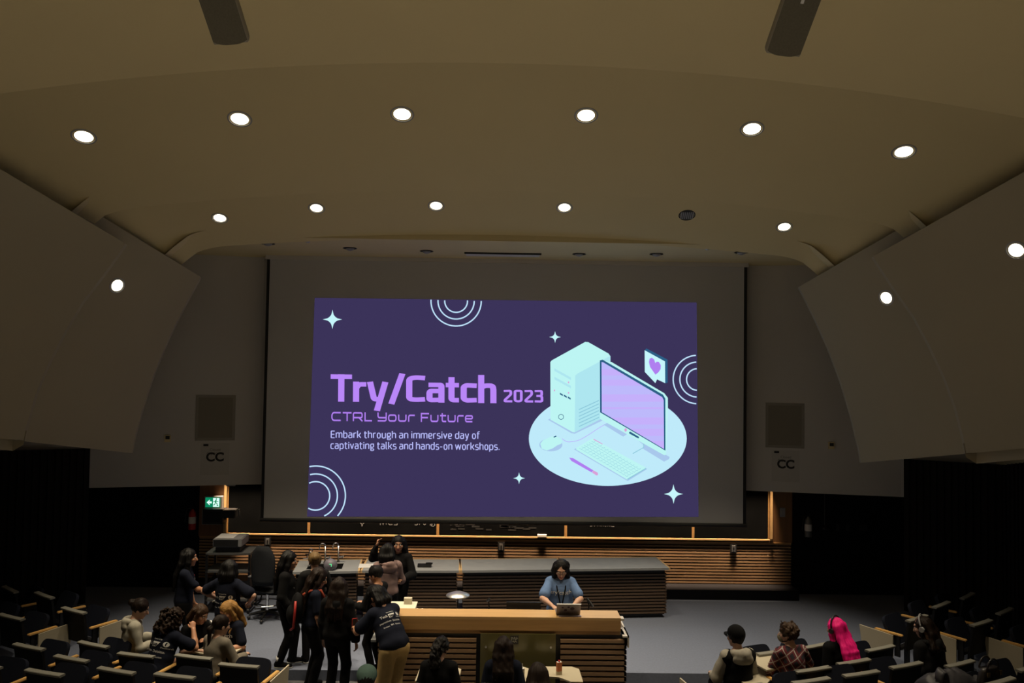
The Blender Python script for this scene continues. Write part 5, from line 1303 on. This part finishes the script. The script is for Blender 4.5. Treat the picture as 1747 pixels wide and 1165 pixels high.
# the huddle at the aisle
h = human('person in a navy printed t-shirt wearing a black and red backpack, in the huddle', (-2.60, 11.42, -.15), -68, 1.66, head=(24, -8, 0), hands={'R': (.22, .12, .82), 'L': (-.2, .26, .92)}, skin='tan', top='tee', hair='long', hairm=H_dbrown, hairlen=.34, lean=4)
front_print(h, 'try/catch', sz=.075)
strap(h, [h['T'](.10, .135, .36), h['T'](.115, .06, .485), h['T'](.10, -.08, .48), h['T'](.09, -.17, .42)], 'shoulder_strap', mat('orange_red_webbing', (.40, .06, .025), .7, var=.15), .022)
bp = empty('backpack', h['root'].matrix_basis @ Vector(h['T'](.0, -.235, .20)), math.radians(-68), 'black backpack with red side trim worn by the person in the huddle', 'backpack')
SDF().ell((0, .02, .02), (.155, .09, .215), None, .04).ell((0, -.06, -.06), (.13, .07, .13), None, .03).build('body', F_black, bp, .012)
MB().tube([Vector((.16, -.03, .16)), Vector((.175, -.04, 0)), Vector((.16, -.05, -.2)), Vector((.08, -.08, -.25))], .016).build('red_trim', mat('red_trim', (.38, .025, .02), .5, var=.1), bp, True)
MB().tube([Vector((-.03, -.02, .25)), Vector((-.03, -.03, .30)), Vector((.03, -.03, .30)), Vector((.03, -.02, .25))], .008).build('grab_loop', F_black, bp)
h = human('person seen from behind in a black hooded top with long brown hair, in the huddle', (-2.16, 11.02, -.15), -12, 1.63, head=(10, 6, 0), hands={'R': (.25, .06, .76), 'L': (-.24, .08, .80)}, top='hoodie', topm=F_black, hair='long', hairm=H_dbrown, hairlen=.26, hood=True, face=False, loose=.03, skin='light')
h = human('person with dark cropped hair facing left behind the huddle, wearing a white lanyard', (-1.72, 11.62, 0), 62, 1.50, head=(16, 0, 0), skin='warm', top='sweater', topm=F_black, hair='cropped', hands={'R': (.1, .3, .95), 'L': (-.12, .3, .95)})
strap(h, [h['T'](-.06, .06, .48), h['T'](-.03, .15, .36), h['T'](0, .165, .2), h['T'](.03, .15, .36), h['T'](.06, .06, .48)], 'lanyard', M_PAPER, .005)
h = human('person in khaki trousers and navy printed shirt bending over towards the huddle', (-1.33, 10.46, -.15), 44, 1.74, lean=36, head=(36, 10, 0), hands={'L': (-.18, .60, 1.06), 'R': (.10, .57, 1.10)}, top='tee', legm=F_tan, hair='hang', hairm=H_black, hairlen=.30, loose=.03, legloose=.03, skin='tan', curl=34, poles={'L': (-1, 0, -1), 'R': (1, 0, -1)})
back_print(h, 1.0, .0)
ph_ = h['root'].matrix_basis @ Vector(h['J']['L'][2] + unit(h['J']['L'][2] - h['J']['L'][1]) * .10 * h['k'])
o = empty('red_phone', ph_, .5, 'red phone held by the person in khaki trousers', 'phone')
MB().box(-.035, .035, -.006, .006, -.03, .115).bevel(.004).build('case', mat('red_phone_case', (.55, .05, .04), .4, var=.1), o); MB().box(-.03, .03, -.0075, -.006, -.024, .108).build('screen', M_BLACK, o)
h = human('person with blond tipped hair half hidden behind the backpack wearer', (-2.72, 12.05, 0), 20, 1.58, head=(14, 0, 0), top='sweater', topm=F_char, hair='bun', hairm=HAIR('dark_blond', (.12, .075, .03)), face=False, hands={'L': (-.2, .2, .95), 'R': (.2, .2, .95)})
# between desk and bench
h = human('person seen from behind in a mauve pink hoodie with black hair, between desk and bench', (-1.72, 12.62, 0), 12, 1.60, head=(14, -10, 0), hands={'L': (-.1, .30, 1.1), 'R': (.14, .30, 1.05)}, top='hoodie', topm=F_pink, hair='bob', hood=True, face=False, loose=.026)
MB().box(-.012, .012, -.03, .03, -.04, .04, Matrix.Translation(Vector(h['Hf'](-.098, -.01, .0)))).build('hair_clip', M_PAPER, h['root'])
h = human('person in black leaning on the bench with one hand raised to the head', (-1.60, 13.08, 0), 165, 1.63, head=(6, 18, 0), hands={'R': (.33, .14, 1.50), 'L': (-.20, .28, 1.05)}, top='sweater', topm=F_black, hair='long', hairlen=.22, poles={'R': (.6, -.1, -1)}, skin='tan')
h = human('person in a light blue printed t-shirt with dark lanyard working at the silver laptop', (.925, 11.66, 0), 180, 1.63, lean=4, head=(24, 0, 0), hands={'L': (-.15, .42, 1.10), 'R': (.15, .42, 1.10)}, top='tee', topm=F_blue, hair='long', hairlen=.26, hairm=H_black, skin='light', loose=.032, poles={'L': (-1, -.3, -.5), 'R': (1, -.3, -.5)})
front_print(h, 'try/catch', sz=.085, dz=.30)
strap(h, [h['T'](-.075, .02, .475), h['T'](-.06, .14, .38), h['T'](-.02, .17, .2), h['T'](-.005, .17, .12), h['T'](.02, .17, .2), h['T'](.06, .14, .38), h['T'](.075, .02, .475)], 'lanyard', F_black, .010)
gl = MB()
for s in (-1, 1): gl.tube([Vector(h['Hf'](s * .031 + .024 * math.cos(t), .103, .004 + .018 * math.sin(t))) for t in [2 * math.pi * i / 14 for i in range(15)]], .0028, 6)
gl.tube([Vector(h['Hf'](-.008, .105, .006)), Vector(h['Hf'](.008, .105, .006))], .0025, 6).build('glasses', M_BLACKM, h['root'])
# seated, left block
def seated(label, x, y, z, yaw, **kw): return human(label, (x, y, z), yaw, seat=.44, **kw)
h = seated('person with dark hair in a bun and a cream hooded top, seated sideways at left', -5.02, 11.12, -.15, -62, H=1.66, head=(22, -14, 0), top='hoodie', topm=F_cream, hair='bun', hairm=H_dbrown, hood=True, loose=.024, hands={'R': (.12, .34, .72), 'L': (-.12, .34, .72)}, lean=8, legm=F_bluejean)
h = seated('person with dark curly hair in a navy sponsor-printed shirt, seated at left', -4.42, 10.62, -.15, -26, H=1.66, lean=20, head=(24, -14, 0), top='tee', hair='curly', hairm=HAIR('dark_curl', (.018, .010, .006)), hairlen=.16, loose=.034, face=False, skin='warm', hands={'R': (.20, .40, .98), 'L': (-.18, .42, .78)}, poles={'R': (.7, -.1, -1)}, curl=45)
back_print(h, 1.25, -.02)
h = seated('person with straight brown hair facing the camera side, seated between curly hair and ponytail', -4.16, 11.16, -.15, -128, H=1.56, head=(24, 16, 0), top='tee', topm=F_black, hair='bob', hairm=H_brown, lean=10, hands={'R': (.14, .34, .72), 'L': (-.14, .34, .72)})
h = seated('person with a long dark ponytail and a grey top, seen from behind at left', -3.66, 10.50, -.15, -28, H=1.56, head=(14, -20, 0), top='sweater', topm=F_grey, hair='pony', hairm=H_dbrown, hairlen=.28, lean=10, hands={'R': (.18, .36, .70), 'L': (-.16, .36, .70)}, loose=.022)
MB().box(-.05, .05, -.012, .012, -.010, .010, Matrix.Translation(Vector(h['Hf'](-.03, -.115, .01))) @ Matrix.Rotation(.5, 4, 'Y')).build('hair_tie', M_PAPER, h['root'])
h = seated('honey-blond person in a navy printed t-shirt facing the ponytail person', -3.62, 11.24, -.15, 142, H=1.64, head=(26, 10, 0), top='tee', hair='long', hairm=H_blond, hairlen=.12, lean=8, skin='warm', hands={'R': (.12, .36, .80), 'L': (-.20, .30, .74)})
front_print(h, 'try/catch', sz=.075)
# seated, middle block
h = seated('person with dark curly ponytail in a black top, seated in front of the desk', -.68, 9.70, -.15, -6, H=1.60, head=(14, -14, 0), top='tee', topm=F_black, hair='curlypony', hairm=HAIR('soft_black', (.007, .006, .0055)), hairlen=.22, face=False, loose=.03, lean=5)
h = seated('person with long straight dark hair in a navy shirt, seated before the glass panel', .09, 9.72, -.15, 0, H=1.62, head=(8, 0, 0), top='tee', hair='long', hairm=H_dbrown, hairlen=.22, face=False, loose=.026, lean=3)
T_ = h['T']; ux, uz, n_ = h['Mt'] @ V3(1, 0, 0), h['Mt'] @ V3(0, 0, 1), h['Mt'] @ V3(0, -1, 0)
for tx, x in (('Te', -.10), ('9', .12)): glue(h, 'lettering', [[(a + x, b) for a, b in p] for p in letters(tx, .05)], T_(0, -.1, .30), ux, uz, n_, M_PRINT, h['top'])
h = seated('dark-haired head just below the juice box tablet at the bottom edge', .46, 8.66, -.05, 3, H=1.58, head=(12, 0, 0), top='tee', topm=F_black, hair='bob', hairm=H_dbrown, face=False)
h = seated('person wearing a teal grey knitted cap at the bottom edge', -1.29, 8.10, .10, 0, H=1.60, head=(12, 0, 0), top='sweater', topm=F_black, hair='cropped', face=False)
bc = SDF().ell(h['Hf'](0, -.016, .045), np.array((.106, .122, .100)) * h['k'], h['Mh'], .02)
bc.post = (lambda hc, Mh: (lambda P, d: np.maximum(d, (hc[2] + .0 - P[:, 2]))))(h['hc'], h['Mh'])
bc.build('knitted_cap', FAB('teal_grey', (.055, .095, .085)), h['root'], .009)
# seated, right block
h = seated('person in a black cap and black vest over a pale hooded top, seated at right', 3.06, 10.12, -.15, 12, H=1.68, head=(6, 16, 0), top='hoodie', topm=FAB('pale_grey', (.33, .31, .26)), hair='cropped', hairm=H_black, hood=True, loose=.022, hands={'L': (-.20, .30, .66), 'R': (.20, .34, .68)}, lean=4)
vs = SDF(); T_ = h['T']; kx = h['k']
vs.ell(T_(0, -.004, .02), np.array((.196, .152, .13)) * kx, h['Mt'], .05).ell(T_(0, 0, .16), np.array((.19, .152, .17)) * kx, h['Mt'], .05).ell(T_(0, 0, .31), np.array((.192, .152, .168)) * kx, h['Mt'], .04).cap(T_(-.145, -.01, .415), T_(.145, -.01, .415), .094 * kx, .094 * kx, .03)
vs.cut(T_(0, -.05, .52), np.array((.10, .15, .085)) * kx, h['Mt'])
vs.post = lambda P, d: np.maximum(d, (T_(0, 0, -.05)[2] - P[:, 2]))
vs.build('vest', F_black, h['root'], .011)
cp = SDF().ell(h['Hf'](0, -.016, .036), np.array((.101, .122, .112)) * kx, h['Mh'], .02)
cp.post = (lambda hc, Mh: (lambda P, d: np.maximum(d, -((P - hc) @ Mh)[:, 2] + .012 + .25 * np.clip(-((P - hc) @ Mh)[:, 1] - .03, -.05, .1) * -1)))(h['hc'], h['Mh'])
co_ = cp.build('cap', F_black, h['root'], .008)
bm_ = MB(); rows = []
for i in range(5):
    t = i / 4; rows.append([Vector(h['Hf'](.088 * math.sin(a) * (1 - .12 * t), .07 * math.cos(a) + .075 * t * (math.cos(a) ** .6) + .02, .040 - .012 * t - .018 * math.sin(a) ** 2)) for a in [-1.35 + 2.7 * j / 12 for j in range(13)]])
low = [[p - Vector((0, 0, .006)) for p in r] for r in rows]
bm_.grid(rows).grid(low).grid([rows[-1], low[-1]]).grid([[r[0] for r in rows], [r[0] for r in low]]).grid([[r[-1] for r in rows], [r[-1] for r in low]]).build('brim', F_black, co_, True)
gl = MB()
for s in (-1, 1):
    gl.tube([Vector(h['Hf'](s * .031 + .023 * math.cos(t), .104, .004 + .017 * math.sin(t))) for t in [2 * math.pi * i / 14 for i in range(15)]], .0028, 6); gl.tube([Vector(h['Hf'](s * .054, .10, .006)), Vector(h['Hf'](s * .08, .0, .004))], .0026, 6)
gl.build('glasses', M_BLACKM, h['root'])
# plaid shirt
mp = bpy.data.materials.new('fabric_plaid'); mp.use_nodes = True; nt = mp.node_tree; N, L_ = nt.nodes, nt.links
tc = N.new('ShaderNodeTexCoord'); mpn = N.new('ShaderNodeMapping'); mpn.inputs['Rotation'].default_value = (.3, .5, .78); L_.new(tc.outputs['Object'], mpn.inputs['Vector'])
sepn = N.new('ShaderNodeSeparateXYZ'); L_.new(mpn.outputs['Vector'], sepn.inputs[0])
def stripes(sock, sc, th, ph=0.0):
    a = N.new('ShaderNodeMath'); a.operation = 'MULTIPLY_ADD'; a.inputs[1].default_value = sc; a.inputs[2].default_value = ph; L_.new(sock, a.inputs[0])
    f_ = N.new('ShaderNodeMath'); f_.operation = 'FRACT'; L_.new(a.outputs[0], f_.inputs[0])
    g = N.new('ShaderNodeMath'); g.operation = 'LESS_THAN'; g.inputs[1].default_value = th; L_.new(f_.outputs[0], g.inputs[0]); return g.outputs[0]
def mixc(fac, a, b):
    m = N.new('ShaderNodeMix'); m.data_type = 'RGBA'; L_.new(fac, m.inputs['Factor'])
    (L_.new(a, m.inputs['A']) if hasattr(a, 'is_output') else setattr(m.inputs['A'], 'default_value', a)); m.inputs['B'].default_value = b; return m.outputs['Result']
c0 = mixc(stripes(sepn.outputs['X'], 10.5, .45), (.10, .012, .018, 1), (.018, .014, .022, 1)); c1 = mixc(stripes(sepn.outputs['Z'], 10.5, .40, .3), c0, (.13, .02, .028, 1))
c2 = mixc(stripes(sepn.outputs['X'], 10.5, .10, .35), c1, (.36, .32, .29, 1)); c3 = mixc(stripes(sepn.outputs['Z'], 10.5, .10, .15), c2, (.36, .32, .29, 1))
L_.new(c3, N['Principled BSDF'].inputs['Base Color']); N['Principled BSDF'].inputs['Roughness'].default_value = .9
h = seated('person in a red plaid shirt wearing a face mask, seated at right', 3.76, 10.14, -.10, 16, H=1.64, head=(4, 44, 0), top='sweater', topm=mp, hair='short', hairm=H_brown, loose=.026, skin='light', hands={'L': (-.14, .36, .70), 'R': (.30, .40, .74)}, lean=8, topname='plaid_shirt')
mk = SDF().ell(h['Hf'](0, .062, -.062), np.array((.058, .058, .052)) * h['k'], h['Mh'], .02).ell(h['Hf'](0, .10, -.045), np.array((.03, .022, .028)) * h['k'], h['Mh'], .02).build('face_mask', FAB('olive_grey', (.16, .145, .10)), h['root'], .008)
for s in (-1, 1): MB().tube([Vector(h['Hf'](s * .04, .09, -.022)), Vector(h['Hf'](s * .074, .03, -.012)), Vector(h['Hf'](s * .085, -.02, -.01))], .005, 6).tube([Vector(h['Hf'](s * .045, .06, -.09)), Vector(h['Hf'](s * .072, .0, -.07)), Vector(h['Hf'](s * .085, -.02, -.03))], .005, 6).build('ear_loop', F_black, mk, True)
h = seated('person with long hot pink hair and black headphones in black clothes, seated at right', 4.44, 10.33, -.10, 20, H=1.68, head=(10, 14, 0), top='sweater', topm=F_black, hair='long', hairm=H_pink, hairlen=.33, hairback=.13, face=True, loose=.02, lean=4)
headphones(h, w=.104)
h = seated('person with dark brown hair and headphones in a black hooded top, seated at far right', 5.68, 10.42, -.10, 26, H=1.68, head=(18, 22, 0), top='hoodie', topm=F_char, hair='halfup', hairm=H_dbrown, hairlen=.12, hood=True, loose=.03, lean=8)
headphones(h, M_GREYP, M_GREYP, w=.104)
